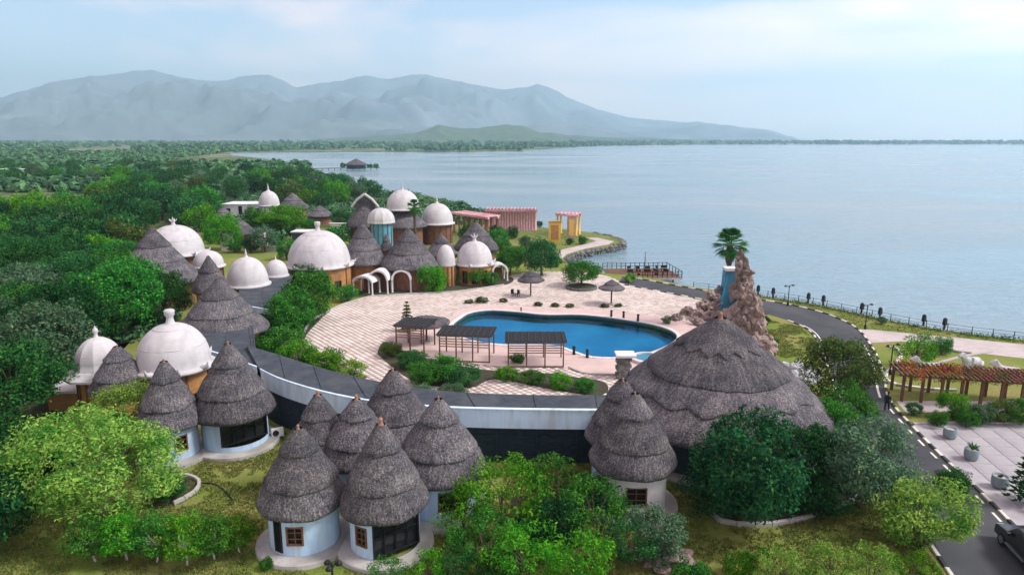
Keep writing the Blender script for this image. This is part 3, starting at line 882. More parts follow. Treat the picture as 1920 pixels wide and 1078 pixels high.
# ================================================================== BUILDINGS
def thatch_layers(parent, r, ze, za, edges, power=1.3, seed=0, zig=None, seg=72, fringe=1.0, drop=0.35):
    """overlapping courses of thatch; returns the eave course (roof)"""
    nt_ = len(edges)
    h = za - ze
    def rad(t): return r * (1 - max(0.0, 1 - t) ** power) + max(0.0, t - 1) * r * 0.8
    out = None
    for k, te in enumerate(edges):
        tb = 0.0 if k == 0 else max(0.0, edges[k - 1] - 0.10 - (0.06 if zig else 0))
        last = k == nt_ - 1
        off = (0.13 if zig else 0.11) * (nt_ - 1 - k) + 0.02
        rows = 12
        mb = MB()
        vs, fs = [], []
        ph = random.uniform(0, 6)
        for i in range(rows + 1):
            for s in range(seg):
                a = 2 * PI * s / seg
                tt = te
                if zig and zig[k] > 0:
                    tri = abs(((a * zig[k] / (2 * PI) + 0.2 * math.sin(3 * a + ph)) % 1.0) * 2 - 1)
                    tt = te - 0.06 * tri
                tt += 0.006 * math.sin(5 * a + ph)
                t = tb + (tt - tb) * i / rows
                rr_ = max(rad(t), 0.03)
                q = Vector((math.cos(a) * rr_ * 0.9, math.sin(a) * rr_ * 0.9, t * h * 0.9 + seed * 3.3))
                dz = noise.fractal(q, 0.9, 2.0, 3) * 0.11 * min(1, rr_ / 1.2)
                rr_ += off + dz
                z = ze + h * (1 - t) + off * 0.4
                vs.append((math.cos(a) * rr_, math.sin(a) * rr_, z))
        # rounded cut end of the course
        lip = [(0.02, -0.10), (-0.06, -0.20), (-0.30, -0.22)] if not last else [(0.03, -0.16), (-0.04, -drop), (-0.30, -drop - 0.06), (-0.9, -drop + 0.10)]
        base = vs[rows * seg:]
        for (dr, dz) in lip:
            for s in range(seg):
                a = 2 * PI * s / seg
                x, y, z = base[s]
                j = 0.025 * math.sin(s * 7.1 + seed) + 0.03 * (random.random() - 0.5)
                L_ = math.hypot(x, y)
                rr_ = max(L_ + dr + j, 0.02)
                vs.append((x / L_ * rr_, y / L_ * rr_, z + dz + j * 0.8))
        for i in range(rows + len(lip)):
            for s in range(seg):
                fs.append((i * seg + s, (i + 1) * seg + s, (i + 1) * seg + (s + 1) % seg, i * seg + (s + 1) % seg))
        mb.add(vs, fs, True)
        # loose straw ends hanging over the cut edge, and stray stalks on the slope
        nf = int(fringe * 13 * rad(te) * (2.2 if last else 1.4))
        for _ in range(nf):
            a = random.uniform(0, 2 * PI)
            s = int(a / (2 * PI) * seg) % seg
            x, y, z = base[s]
            L_ = math.hypot(x, y)
            e = Vector((math.cos(a), math.sin(a), 0))
            t_ = Vector((-e.y, e.x, 0)) * random.uniform(0.012, 0.03)
            p = e * (L_ + 0.02) + Vector((0, 0, z + random.uniform(-0.05, 0.1)))
            q_ = p + e * random.uniform(0.0, 0.10) + Vector((0, 0, -random.uniform(0.15, 0.42 if last else 0.28))) + t_ * random.uniform(-6, 6)
            mb.add([p - t_, p + t_, q_], [(0, 1, 2)])
        nl = int(fringe * 6 * rad(te) * h * 0.5)
        for _ in range(nl):
            t = tb + (te - tb) * math.sqrt(random.random())
            a = random.uniform(0, 2 * PI)
            rr_ = rad(t) + off + 0.03
            dt = random.uniform(0.15, 0.4) / h
            e = Vector((math.cos(a), math.sin(a), 0))
            t_ = Vector((-e.y, e.x, 0)) * random.uniform(0.015, 0.035)
            p = e * rr_ + Vector((0, 0, ze + h * (1 - t) + 0.02))
            r2 = rad(min(1, t + dt)) + off + random.uniform(0.06, 0.16)
            q_ = e * r2 + Vector((0, 0, ze + h * (1 - t - dt) + 0.03)) + t_ * random.uniform(-3, 3)
            mb.add([p - t_, p + t_, q_], [(0, 1, 2)])
        o = mb.build('roof' if last else 'thatch_course', M['thatch'])
        if last: out = o
        else: tag(o)
        o.parent = parent
        if not last: o['_c'] = 1
    for o in list(parent.children):
        if o.get('_c'):
            del o['_c']
            o.parent = out
    return out

def round_wall(parent, r, z0, z1, mat_, openings=(), n=56, name='wall'):
    """openings: (angle centre, half angle, z0, z1)"""
    A = sorted(set([round(2 * PI * k / n, 5) for k in range(n)] + [round((a + s * ha) % (2 * PI), 5) for a, ha, _, _ in openings for s in (-1, 1)]))
    Z = sorted(set([z0, z1] + [z for o in openings for z in (o[2], o[3])]))
    mb = MB()
    for i in range(len(A)):
        a0, a1 = A[i], A[(i + 1) % len(A)]
        if a1 < a0: a1 += 2 * PI
        am = (a0 + a1) / 2
        for j in range(len(Z) - 1):
            zm = (Z[j] + Z[j + 1]) / 2
            hole = False
            for (a, ha, oz0, oz1) in openings:
                d = (am - a + PI) % (2 * PI) - PI
                if abs(d) < ha and oz0 < zm < oz1: hole = True
            if hole: continue
            mb.add([(math.cos(a0) * r, math.sin(a0) * r, Z[j]), (math.cos(a1) * r, math.sin(a1) * r, Z[j]),
                    (math.cos(a1) * r, math.sin(a1) * r, Z[j + 1]), (math.cos(a0) * r, math.sin(a0) * r, Z[j + 1])], [(0, 1, 2, 3)])
    o = mb.build(name, mat_, parent, fix=True)
    return o

def window_in(parent, r, a, ha, z0, z1, frame='wood', name='window', bars=(2, 3), depth=0.14, pane='glass'):
    """frame, muntins and recessed pane in a round wall opening"""
    w = 2 * r * math.sin(ha)
    d = r * math.cos(ha)
    e = Vector((math.cos(a), math.sin(a), 0)); t = Vector((-e.y, e.x, 0))
    M3 = Matrix((e, t, Vector((0, 0, 1)))).transposed()
    root = new_obj(name, None, parent)
    mb = MB()
    h = z1 - z0
    zc = (z0 + z1) / 2
    fw = 0.09
    for s in (-1, 1):
        mb.box(e * (d) + t * s * (w / 2 - fw / 2) + Vector((0, 0, zc)), (0.16, fw, h), rot=M3)
        mb.box(e * (d) + Vector((0, 0, zc + s * (h / 2 - fw / 2))), (0.155, w - 2 * fw, fw), rot=M3)
    mb.build('frame', M[frame], root)
    for i in range(1, bars[0]):
        MB().box(e * (d - 0.02) + t * (w * (i / bars[0] - 0.5)) + Vector((0, 0, zc)), (0.07, 0.05, h - 0.18), rot=M3).build('muntin', M[frame], root)
    for i in range(1, bars[1]):
        MB().box(e * (d - 0.02) + Vector((0, 0, z0 + h * i / bars[1])), (0.06, w - 0.18, 0.05), rot=M3).build('muntin', M[frame], root)
    MB().box(e * (d - depth) + Vector((0, 0, zc)), (0.03, w + 0.1, h + 0.1), rot=M3).build('pane', M[pane], root)
    return root

def finial_knob(parent, z, s=1.0, m='clay'):
    mb = MB()
    s *= 0.72
    mb.lathe([(0.30 * s, z - 0.42 * s), (0.27 * s, z - 0.15 * s), (0.16 * s, z + 0.12 * s), (0.10 * s, z + 0.25 * s), (0.15 * s, z + 0.36 * s), (0.13 * s, z + 0.46 * s), (0.0, z + 0.56 * s)], 14)
    return mb.build('finial', M[m], parent)

def thatched_hut(label, x, ytop, yfront, hw, ze, edges=(0.3, 0.72, 1.0), power=1.17, wall='bluewall', wr=0.80, windows=(), door=None, plinth=True, zig=None,
                 seg=64, fringe=1.0, group=None, knob=1.0, name='thatched_hut', cat='hut', wall_top=None, rz=0.0):
    cx_, cy_, r, za = fit(x, ytop, yfront, hw, ze)
    za -= 0.25
    root = thing(name, label, cat, (cx_, cy_, 0), 0, group)
    face = math.atan2(-cy_, -cx_)               # towards the camera side of the court
    thatch_layers(root, r, ze + 0.30, za, list(edges), power, seed=x * 0.01, zig=zig, seg=seg, fringe=fringe)
    if knob: finial_knob(root, za, knob)
    if wall:
        ops, wr_ = [], r * wr
        items = []
        for (da, wdt, z0, z1, kind) in windows:
            a = (face + R(da)) % (2 * PI)
            ha = math.asin(min(0.95, wdt / 2 / wr_))
            ops.append((a, ha, z0, z1)); items.append((a, ha, z0, z1, kind))
        round_wall(root, wr_, 0.0, ze + 0.45, M[wall], ops)
        for (a, ha, z0, z1, kind) in items:
            if kind == 'window': window_in(root, wr_, a, ha, z0, z1)
            elif kind == 'dark': window_in(root, wr_, a, ha, z0, z1, 'black', 'shop_window', (4, 2))
            elif kind == 'door': window_in(root, wr_, a, ha, z0, z1, 'black', 'door', (3, 1))
        if plinth:
            mb = MB()
            mb.lathe([(wr_ + 0.02, 0.34), (wr_ + 0.75, 0.30), (wr_ + 0.80, 0.25), (wr_ + 0.82, 0.0)], 56, smooth=False)
            mb.build('plinth', M['concrete'], root)
    return root, (cx_, cy_, r, za)

WIN = lambda a: (a, 1.0, 0.95, 2.15, 'window')
# ---- front cottage group
thatched_hut('thatched round hut with small brown window, nearest on the left of the front cluster', 571, 797, 978, 80, 2.7, windows=[(-17, 0.95, 1.0, 2.15, 'window'), (-47, 0.55, 0.5, 2.5, 'dark')], knob=0.8)
thatched_hut('thatched round hut with dark barred door, nearest on the right of the front cluster', 722, 790, 986, 81, 2.7,
             windows=[(26, 2.9, 0.36, 2.75, 'dark'), (-42, 0.8, 1.0, 2.2, 'window')], knob=1.3)
thatched_hut('smallest thatched hut at the back left of the front cluster', 604, 736, 872, 58, 2.9, edges=(0.38, 0.74, 1.0), plinth=False, knob=1.1)
thatched_hut('thatched hut wedged in the middle of the front cluster', 675, 744, 888, 72, 2.9, plinth=False, knob=1.1)
thatched_hut('thatched hut at the back of the front cluster against the dark corridor roof', 742, 690, 846, 76, 3.0, plinth=False, knob=0.8)
thatched_hut('wide thatched hut at the right end of the front cluster beside the shrubs', 826, 743, 920, 86, 2.7, windows=[(8, 1.0, 1.0, 2.2, 'window'), (32, 0.9, 0.4, 2.4, 'dark')], knob=0.7)
# ---- left cottage group
thatched_hut('thatched hut with long dark shop window on the lawn below the white dome', 441, 641, 797, 73, 2.7, windows=[(22, 3.6, 0.75, 2.65, 'dark')], knob=0.8)
thatched_hut('narrow thatched hut with brown window left of the dark shop window', 322, 674, 812, 57, 2.7, windows=[(18, 0.9, 1.0, 2.2, 'window')], knob=0.8)
thatched_hut('thatched hut half in front of the flared white bell dome', 231, 646, 746, 54, 3.0, wall='ochre', plinth=False, knob=0.6)
# ---- restaurant and its two lobes
rest, RF = thatched_hut('huge thatched restaurant roof with zigzag cut courses above the pool', 1334, 594, 850, 202, 2.9, edges=(0.32, 0.56, 0.78, 1.0), power=1.12, wall='darkwall', wr=0.84,
                        zig=(13, 0, 17, 0), seg=170, fringe=0.2, knob=1.7, plinth=True, name='thatched_restaurant', cat='restaurant')
thatched_hut('thatched hut with barred window in front of the big restaurant roof', 1184, 733, 903, 80, 3.0, wall='white', windows=[(9, 1.3, 1.0, 2.3, 'window')], knob=0.6)
thatched_hut('thatched hut squeezed behind the barred window hut beside the big roof', 1163, 709, 850, 66, 3.0, plinth=False, knob=0.8)
# ---- behind the left trees
thatched_hut('broad thatched roof above a dark slate panel, left of the court', 420, 520, 640, 82, 3.2, edges=(0.36, 0.68, 1.0), power=1.0, wall='ochre', plinth=False, knob=0.5, fringe=0.5)
thatched_hut('slim pointed thatched roof just behind the broad slate panel roof', 397, 477, 552, 33, 4.6, edges=(0.45, 1.0), power=1.15, wall='ochre', plinth=False, knob=0.4, fringe=0.4)
thatched_hut('wide low thatched roof below the leftmost big white dome', 297, 425, 540, 76, 3.6, edges=(0.35, 0.62, 1.0), power=1.0, wall='brownwall', plinth=False, knob=0.4, fringe=0.5)
# ---- behind the court
thatched_hut('tall thatched roof behind the left arched porch of the court', 683, 418, 500, 43, 3.7, edges=(0.35, 0.66, 1.0), power=1.12, wall='ochre', plinth=False, knob=0.5, fringe=0.4, wr=0.78)
thatched_hut('broad thatched roof behind the right arched porch of the court', 768, 427, 508, 55, 3.4, edges=(0.33, 0.66, 1.0), power=1.02, wall='brownwall', plinth=False, knob=0.5, fringe=0.4, wr=0.76)
thatched_hut('tiny pointed thatched roof between the two broad court roofs', 725, 438, 472, 13, 5.5, edges=(0.4, 1.0), power=1.1, wall='brownwall', plinth=False, knob=0.3, fringe=0.3)
thatched_hut('dark thatched roof with white gable trim behind the blue walled dome', 690, 366, 428, 40, 4.8, edges=(0.45, 1.0), power=1.1, wall='brownwall', plinth=False, knob=0.0, fringe=0.3)
_, SKF = thatched_hut('flat thatched skirt roof under the tallest white dome at the back', 757, 384, 430, 44, 4.5, edges=(0.5, 1.0), power=1.15, wall='brownwall', plinth=False, knob=0.0, fringe=0.3)
thatched_hut('small thatched roof behind the pointed white dome of the court', 828, 436, 486, 31, 4.0, edges=(0.4, 1.0), power=1.1, wall='brownwall', plinth=False, knob=0.6, fringe=0.3)
thatched_hut('thatched roof behind the white dome with the crown, right of the court', 893, 414, 474, 42, 3.5, edges=(0.5, 1.0), power=1.15, wall='brownwall', plinth=False, knob=0.0, fringe=0.3)
thatched_hut('distant thatched roof beside the small far dome among the trees', 550, 360, 394, 29, 3.5, edges=(0.5, 1.0), power=1.1, wall='brownwall', plinth=False, knob=0.0, fringe=0.2)

# ---- white domes
def white_dome(label, x, ytip, ytop, yrim, hw, ze, wall='ochre', crown='pot', ribs=False, flare=0.10, bell=False, horns=0, facet=None, group=None, wr=0.9, wall_win=0, seat=None):
    cx_, cy_, r, zt = fit(x, ytop, yrim, hw, ze)
    if seat:
        cx_, cy_ = seat[:2]
        r = hw * dep((cx_, cy_), 7) / FPX
        ze = zat((cx_, cy_ - r), yrim); zt = zat((cx_, cy_), ytop)
    ztip = zat((cx_, cy_), ytip)
    root = thing('white_dome', label, 'dome', (cx_, cy_, 0), 0, group)
    h = zt - ze
    mb = MB()
    n = facet or 48
    prof = []
    r0 = r * (1 - flare)
    if bell:
        r0 = r * 0.62
        prof = [(0.02, zt)]
        for k in range(1, 13):
            a = PI / 2 * k / 12
            prof.append((r0 * math.sin(a), ze + h * 0.32 + (h * 0.68) * math.cos(a)))
        prof += [(r0 * 1.03, ze + h * 0.25), (r0 * 1.10, ze + h * 0.16), (r0 * 1.30, ze + h * 0.08), (r, ze), (r, ze - 0.18), (r - 0.3, ze - 0.16)]
    else:
        prof = [(0.02, zt)]
        for k in range(1, 15):
            a = PI / 2 * k / 14
            prof.append((r0 * math.sin(a) ** 0.92, ze + 0.25 + (h - 0.25) * math.cos(a)))
        prof += [(r0 * 1.02, ze + 0.12), (r, ze + 0.05), (r * 1.01, ze - 0.06), (r * 1.0, ze - 0.20), (r0 * 0.9, ze - 0.18)]
    jit = lambda rr_, z, a, i: (rr_ * (1 + 0.012 * noise.noise(Vector((math.cos(a) * 3 + x, math.sin(a) * 3, z)))), z)
    mb.lathe(prof[::-1], n, smooth=not facet, jit=jit)
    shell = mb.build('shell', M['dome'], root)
    # course bands: low raised rings on the render
    for k in ((0.3, 0.68) if r > 3 and not facet and not bell else ()):
        a = PI / 2 * k
        rr_, z = r0 * math.sin(a) ** 0.92, ze + 0.25 + (h - 0.25) * math.cos(a)
        t = MB().lathe([(rr_ * 0.995, z - 0.05), (rr_ + 0.018, z - 0.04), (rr_ + 0.014, z + 0.02), (rr_ * 0.985, z + 0.05)], 48)
        t.build('course_band', M['dome'], shell)
    s = max(0.35, (ztip - zt) / 1.5)
    if crown:
        mb = MB()
        if crown == 'pot':
            mb.lathe([(0.62 * s, zt - 0.15 * s), (0.45 * s, zt + 0.1 * s), (0.34 * s, zt + 0.5 * s), (0.36 * s, zt + 0.75 * s), (0.52 * s, zt + 0.95 * s), (0.50 * s, zt + 1.15 * s), (0.56 * s, zt + 1.35 * s), (0.40 * s, zt + 1.5 * s), (0.0, zt + 1.45 * s)], 16)
        elif crown == 'spire':
            mb.lathe([(0.45 * s, zt - 0.1 * s), (0.30 * s, zt + 0.15 * s), (0.14 * s, zt + 0.4 * s), (0.22 * s, zt + 0.6 * s), (0.12 * s, zt + 0.8 * s), (0.07 * s, zt + 1.2 * s), (0.0, zt + 1.5 * s)], 14)
        elif crown == 'bulb':
            mb.lathe([(0.40 * s, zt - 0.15 * s), (0.24 * s, zt + 0.15 * s), (0.18 * s, zt + 0.4 * s), (0.34 * s, zt + 0.7 * s), (0.30 * s, zt + 1.0 * s), (0.10 * s, zt + 1.25 * s), (0.0, zt + 1.5 * s)], 16)
        else:
            mb.lathe([(0.55 * s, zt - 0.15 * s), (0.36 * s, zt + 0.2 * s), (0.30 * s, zt + 0.5 * s), (0.42 * s, zt + 0.8 * s), (0.0, zt + 0.82 * s)], 16)
            for k in range(5):
                a = 2 * PI * k / 5 + 0.3
                e = Vector((math.cos(a), math.sin(a), 0))
                mb.tube([e * 0.3 * s + Vector((0, 0, zt + 0.7 * s)), e * 0.6 * s + Vector((0, 0, zt + 0.95 * s)), e * 0.75 * s + Vector((0, 0, zt + 1.15 * s))], [0.14 * s, 0.10 * s, 0.02 * s], 6)
            mb.tube([(0, 0, zt + 0.7 * s), (0, 0, zt + 1.2 * s), (0, 0, zt + 1.55 * s)], [0.2 * s, 0.13 * s, 0.02], 8)
        mb.build('crown_finial', M['dome'], root)
    for k in range(horns):
        a = 2 * PI * k / horns + 0.35
        e = Vector((math.cos(a), math.sin(a), 0))
        mb = MB().tube([e * r * 0.93 + Vector((0, 0, ze + 0.05)), e * (r + 0.25) + Vector((0, 0, ze + 0.2)), e * (r + 0.42) + Vector((0, 0, ze + 0.65))], [0.28, 0.18, 0.03], 8)
        mb.build('rim_horn', M['dome'], root)
    if wall:
        ops = []
        face = math.atan2(-cy_, -cx_)
        wr_ = r0 * wr
        for k in range(wall_win):
            a = (face + R(-50 + 100 * (k + 0.5) / wall_win)) % (2 * PI)
            ops.append((a, math.asin(0.55 / wr_), 0.2, min(2.4, ze - 0.6)))
        round_wall(root, wr_, 0.0, ze + 0.05, M[wall], ops, 40)
        for o_ in ops: window_in(root, wr_, *o_, frame='wood', bars=(2, 2))
        # timber posts dividing the wall
        for k in range(14):
            a = 2 * PI * k / 14 + 0.1
            if any(abs((a - o_[0] + PI) % (2 * PI) - PI) < o_[1] + 0.05 for o_ in ops): continue
            MB().box((math.cos(a) * (wr_ + 0.03), math.sin(a) * (wr_ + 0.03), ze / 2 - 0.05), (0.16, 0.16, ze - 0.1), a).build('wall_post', M['wood'], root)
    return root, (cx_, cy_, r, zt)

white_dome('large white dome with pot finial behind the two left lawn huts', 330, 580, 606, 704, 71, 4.4, 'ochre', 'pot', horns=9, wall_win=3)
white_dome('white bell shaped dome with flared eave and ochre wall, far left', 191, 610, 632, 715, 63, 3.6, 'ochre', 'bulb', bell=True, facet=10, wr=1.0)
white_dome('large white dome with wide pot finial at the edge of the woods', 331, 407, 422, 482, 55, 5.4, 'brownwall', 'crown', horns=7)
white_dome('small white dome shell between woods dome and slim thatched roof', 392, 462, 470, 503, 30, 4.2, 'brownwall', None)
white_dome('mid sized white dome with short spire above the long slate roof', 466, 465, 482, 540, 41, 3.8, 'ochre', 'spire', horns=0)
white_dome('tiny white dome between mid sized dome and the large court dome', 519, 478, 487, 520, 23, 3.8, 'ochre', 'spire')
white_dome('large white dome over ochre wall on the left rim of the court', 600, 416, 432, 506, 63, 4.4, 'ochre', 'pot', horns=8, wall_win=3, wr=1.0)
white_dome('tallest white dome with slim spire at the back by the lake', 758, 343, 356, 395, 34, 6.5, None, 'spire', seat=SKF)
white_dome('white dome with spire right of the tallest one by the lake', 820, 366, 381, 422, 33, 4.6, 'brownwall', 'spire')
white_dome('faceted white dome on a teal wall behind the court roofs', 715, 386, 390, 419, 26, 6.8, 'teal', None, facet=10, flare=0.02, wr=0.8)
white_dome('narrow pointed white dome on the back edge of the court', 836, 457, 459, 499, 18, 3.4, 'ochre', None, flare=0.02, wr=1.0)
white_dome('white dome topped by a pointed crown on the right end of the court wall', 890, 437, 452, 500, 37, 3.2, 'ochre', 'crown', horns=6, wall_win=3, wr=1.0)
white_dome('small far white dome with tall finial above a flat white building', 505, 344, 358, 387, 21, 4.0, 'white', 'spire')
# white gable trim on the dark thatch at the back
gx, gy, gr, gz = fit(690, 362, 428, 40, 4.8)
root = thing('gable_trim', 'white pointed gable trim on the dark thatched roof at the back', 'trim', (gx, gy - gr * 0.42, 0))
zt_, zl = gz - 0.1, zat((gx, gy - gr * 0.42), 388)
w_ = 25 * dep((gx, gy), 7) / FPX
for s in (-1, 1):
    MB().tube([(0, 0, zt_), (s * w_ * 0.55, -0.1, zt_ - (zt_ - zl) * 0.42), (s * w_, -0.2, zl)], [0.32, 0.30, 0.25], 6).build('trim_board', M['dome'], root)
MB().add([(0, 0.15, zt_ - 0.2), (-w_ * 0.5, 0.15, zt_ - (zt_ - zl) * 0.45), (-w_ * 0.9, 0.15, zl), (w_ * 0.9, 0.15, zl), (w_ * 0.5, 0.15, zt_ - (zt_ - zl) * 0.45),
          (0, 0.9, zt_ - 0.2), (-w_ * 0.5, 0.9, zt_ - (zt_ - zl) * 0.45), (-w_ * 0.9, 0.9, zl), (w_ * 0.9, 0.9, zl), (w_ * 0.5, 0.9, zt_ - (zt_ - zl) * 0.45)],
         [(0, 1, 2, 3, 4), (9, 8, 7, 6, 5), (0, 5, 6, 1), (1, 6, 7, 2), (3, 8, 9, 4), (4, 9, 5, 0), (2, 7, 8, 3)]).build('gable_infill', M['thatch'], root)

# ---- curved corridor: flat slate roof, pale fascia, dark wall
def corridor(name, label, outer_pix, inner_pix, z, fascia_h, step=1.5):
    O = smooth_line([G(x, y, z) for x, y in outer_pix], step)
    I = smooth_line([G(x, y, z) for x, y in inner_pix], step)
    n_ = max(len(O), len(I))
    def rs(Ln):
        out = []
        for k in range(n_):
            f = k / (n_ - 1) * (len(Ln) - 1)
            i = min(int(f), len(Ln) - 2)
            out.append(Ln[i].lerp(Ln[i + 1], f - i))
        return out
    O, I = rs(O), rs(I)
    org = Vector((O[0].x, O[0].y, 0))
    O = [p - org for p in O]; I = [p - org for p in I]
    root = thing(name, label, 'building', tuple(org))
    def strip(nm, A, B, m):
        mb = MB()
        for k in range(n_ - 1):
            mb.add([A[k], A[k + 1], B[k + 1], B[k]], [(0, 1, 2, 3)])
        return mb.build(nm, m, root, fix=True)
    up = lambda Ln, dz: [p + Vector((0, 0, dz)) for p in Ln]
    # roof felt laid in separate sheets with raised laps
    roof = new_obj('roof', None, root)
    W = [(i - o).normalized() for o, i in zip(O, I)]
    Oi = [o + w * 0.22 for o, w in zip(O, W)]
    Ii = [i - w * 0.05 for i, w in zip(I, W)]
    for k in range(0, n_ - 1, 3):
        e = min(k + 3, n_ - 1)
        mb = MB()
        for j in range(k, e):
            dz0, dz1 = 0.0, 0.0
            mb.add([Oi[j] + Vector((0, 0, -0.10)), Oi[j + 1] + Vector((0, 0, -0.10)), Ii[j + 1] + Vector((0, 0, 0.06)), Ii[j] + Vector((0, 0, 0.06))], [(0, 1, 2, 3)])
        mb.build('roof_sheet', M['slate'], roof, fix=True)
        w = I[e] - O[e]
        MB().bar(Oi[e] + Vector((0, 0, -0.07)), Ii[e] + Vector((0, 0, 0.09)), 0.10, 0.06).build('roof_batten', M['slate'], roof)
    # fascia with a coping strip and vertical panel joints
    fo = [o - w * 0.06 for o, w in zip(O, W)]
    fasc = strip('fascia', up(fo, 0.05), up(fo, -fascia_h), M['fascia'])
    mb = MB()
    for k in range(n_ - 1):
        a, b_ = up(fo, 0.05)[k] - W[k] * 0.05, up(fo, 0.05)[k + 1] - W[k + 1] * 0.05
        c_, d_ = Oi[k + 1] + Vector((0, 0, 0.05)), Oi[k] + Vector((0, 0, 0.05))
        mb.add([a, b_, c_, d_, a + Vector((0, 0, 0.08)), b_ + Vector((0, 0, 0.08)), c_ + Vector((0, 0, 0.08)), d_ + Vector((0, 0, 0.08))],
               [(4, 5, 6, 7), (0, 1, 5, 4), (2, 3, 7, 6)])
        mb.add([d_ + Vector((0, 0, 0.0)), c_, c_ + Vector((0, 0, -0.2)), d_ + Vector((0, 0, -0.2))], [(0, 1, 2, 3)])
    mb.build('parapet_coping', M['fascia'], root, fix=True)
    # underside of the fascia and recessed dark wall
    wi = [o + w * 0.45 for o, w in zip(O, W)]
    strip('soffit', up(fo, -fascia_h), [Vector((p.x, p.y, z - fascia_h)) for p in wi], M['fascia'])
    strip('wall', [Vector((p.x, p.y, z - fascia_h + 0.01)) for p in wi], [Vector((p.x, p.y, 0)) for p in wi], M['darkwall'])
    strip('inner_wall', [Vector((p.x, p.y, z + 0.04)) for p in I], [Vector((p.x, p.y, 0)) for p in I], M['brownwall'])
    for k in range(0, n_, 2):
        p = wi[k] - W[k] * 0.04
        MB().box((p.x, p.y, (z - fascia_h) / 2), (0.12, 0.14, z - fascia_h - 0.02), math.atan2(W[k].y, W[k].x)).build('mullion', M['darkwall'], root)
    for zz_ in (0.25, 0.5, 0.75):
        mb = MB()
        for k in range(n_ - 1):
            a, b_ = wi[k] - W[k] * 0.03, wi[k + 1] - W[k + 1] * 0.03
            hz = (z - fascia_h) * zz_
            mb.bar((a.x, a.y, hz), (b_.x, b_.y, hz), 0.05, 0.06)
        mb.build('wall_rail', M['darkwall'], root)
    return root
corridor('curved_corridor', 'long curved corridor with flat slate roof and pale blue fascia', [(488,694),(525,712),(600,735),(690,753),(790,763),(865,767),(1000,770),(1150,771),(1215,768)],
         [(462,648),(530,668),(600,690),(690,712),(780,727),(860,736),(1000,741),(1150,741),(1215,738)], 4.2, 1.35)
corridor('slate_roof_wing', 'slate roofed wing beside the broad thatched roof left of the court', [(360,650),(420,668),(482,690)], [(384,602),(430,606),(474,612)], 4.0, 0.5)
corridor('slate_roof_wing', 'long slate roofed wing rising behind the green trees to the court dome', [(440,572),(480,578),(515,585)], [(452,534),(510,520),(552,512)], 3.6, 0.5)

# ---- white arched porches on the court
def porch(label, x, ybase, ytop, hw, rot=0.0, dlen=2.2, flat=False):
    p = G(x, ybase)
    zt_ = zat((p.x, p.y + 0.6), ytop)
    w = hw * dep(p, 2) / FPX
    root = thing('arched_porch', label, 'porch', tuple(p), rot)
    th = 0.28
    zs = zt_ - w if not flat else zt_ - w * 0.55
    rise = zt_ - zs
    mb = MB()
    n_ = 16
    for k in range(n_):
        a0, a1 = PI * k / n_, PI * (k + 1) / n_
        def P_(a, o, y): return (math.cos(a) * (w + o), y, zs + math.sin(a) * (rise + o))
        y0, y1 = 0, dlen
        q = [P_(a0, 0, y0), P_(a1, 0, y0), P_(a1, 0, y1), P_(a0, 0, y1), P_(a0, -th, y0), P_(a1, -th, y0), P_(a1, -th, y1), P_(a0, -th, y1)]
        mb.add(q, [(0, 1, 2, 3)][::1], True)
        mb.add(q, [(4, 7, 6, 5)], True)
        mb.add(q, [(0, 4, 5, 1), (3, 2, 6, 7)])
    mb.build('arch_vault', M['white'], root, fix=True)
    for s in (-1, 1):
        for y in (0.14, dlen - 0.14):
            c = MB().tube([(s * (w - th / 2), y, 0.02), (s * (w - th / 2), y, 0.25), (s * (w - th / 2), y, zs - 0.1), (s * (w - th / 2), y, zs + 0.02)], [0.2, 0.13, 0.12, 0.19], 10)
            c.build('column', M['white'], root)
    # shaded doorway behind
    MB().box((0, dlen + 0.25, zs / 2 + 0.2), (w * 1.5, 0.1, zs + 0.3)).build('door', M['wood'], root)
    return root
porch('white arched porch on slim columns in the middle of the court wall', 709, 551, 505, 20, -0.15)
porch('white arched porch right of the middle one, before the broad thatch', 753, 549, 505, 19, 0.05)
porch('low wide white porch canopy left of the arched porches', 680, 553, 516, 22, -0.35, 2.4, True)
porch('white arched porch at the right end beside the crowned dome', 938, 528, 493, 16, 0.3)

# ---- far flat white building, garden walls
def block(name, label, cat, x0, x1, ybase, ytop, depth, m, parts=()):
    p = G((x0 + x1) / 2, ybase)
    w = (x1 - x0) * dep(p) / FPX
    h = zat(p, ytop)
    root = thing(name, label, cat, tuple(p))
    MB().box((0, depth / 2, h / 2), (w, depth, h)).build('wall', M[m], root)
    MB().box((0, depth / 2, h + 0.1), (w + 0.5, depth + 0.5, 0.2)).build('roof_slab', M['white'], root)
    return root, w, h
r_, w, h = block('white_building', 'flat roofed white building in front of the small far dome', 'building', 418, 492, 410, 384, 9, 'white')
MB().box((-w * 0.04, -0.04, h * 0.45), (1.1, 0.1, h * 0.9)).build('door', M['glass'], r_)
for k in (-0.35, 0.2, 0.38):
    MB().box((w * k, -0.04, h * 0.6), (1.4, 0.1, 1.1)).build('window', M['glass'], r_)
r_, w, h = block('garden_wall', 'pale garden wall behind the large court dome', 'wall', 620, 662, 440, 420, 0.5, 'white')
r_, w, h = block('garden_wall', 'white stone wall end left of the long slate wing', 'wall', 415, 437, 470, 440, 0.6, 'white')
r_, w, h = block('far_building', 'low pale buildings far off in the plain on the left edge', 'building', -20, 48, 332, 318, 20, 'white')
for k in range(5):
    MB().box((w * (-0.4 + 0.2 * k), -0.1, h * 0.5), (2.2, 0.3, h * 0.4)).build('window', M['glass'], r_)
r_, w, h = block('low_roof', 'pale roof edge poking into the bottom left corner', 'roof', 70, 230, 1135, 1106, 0.5, 'fascia')
r_, w, h = block('service_hut', 'low stone and timber lean to beside the flared bell dome', 'hut', 92, 150, 770, 736, 3, 'ochre')

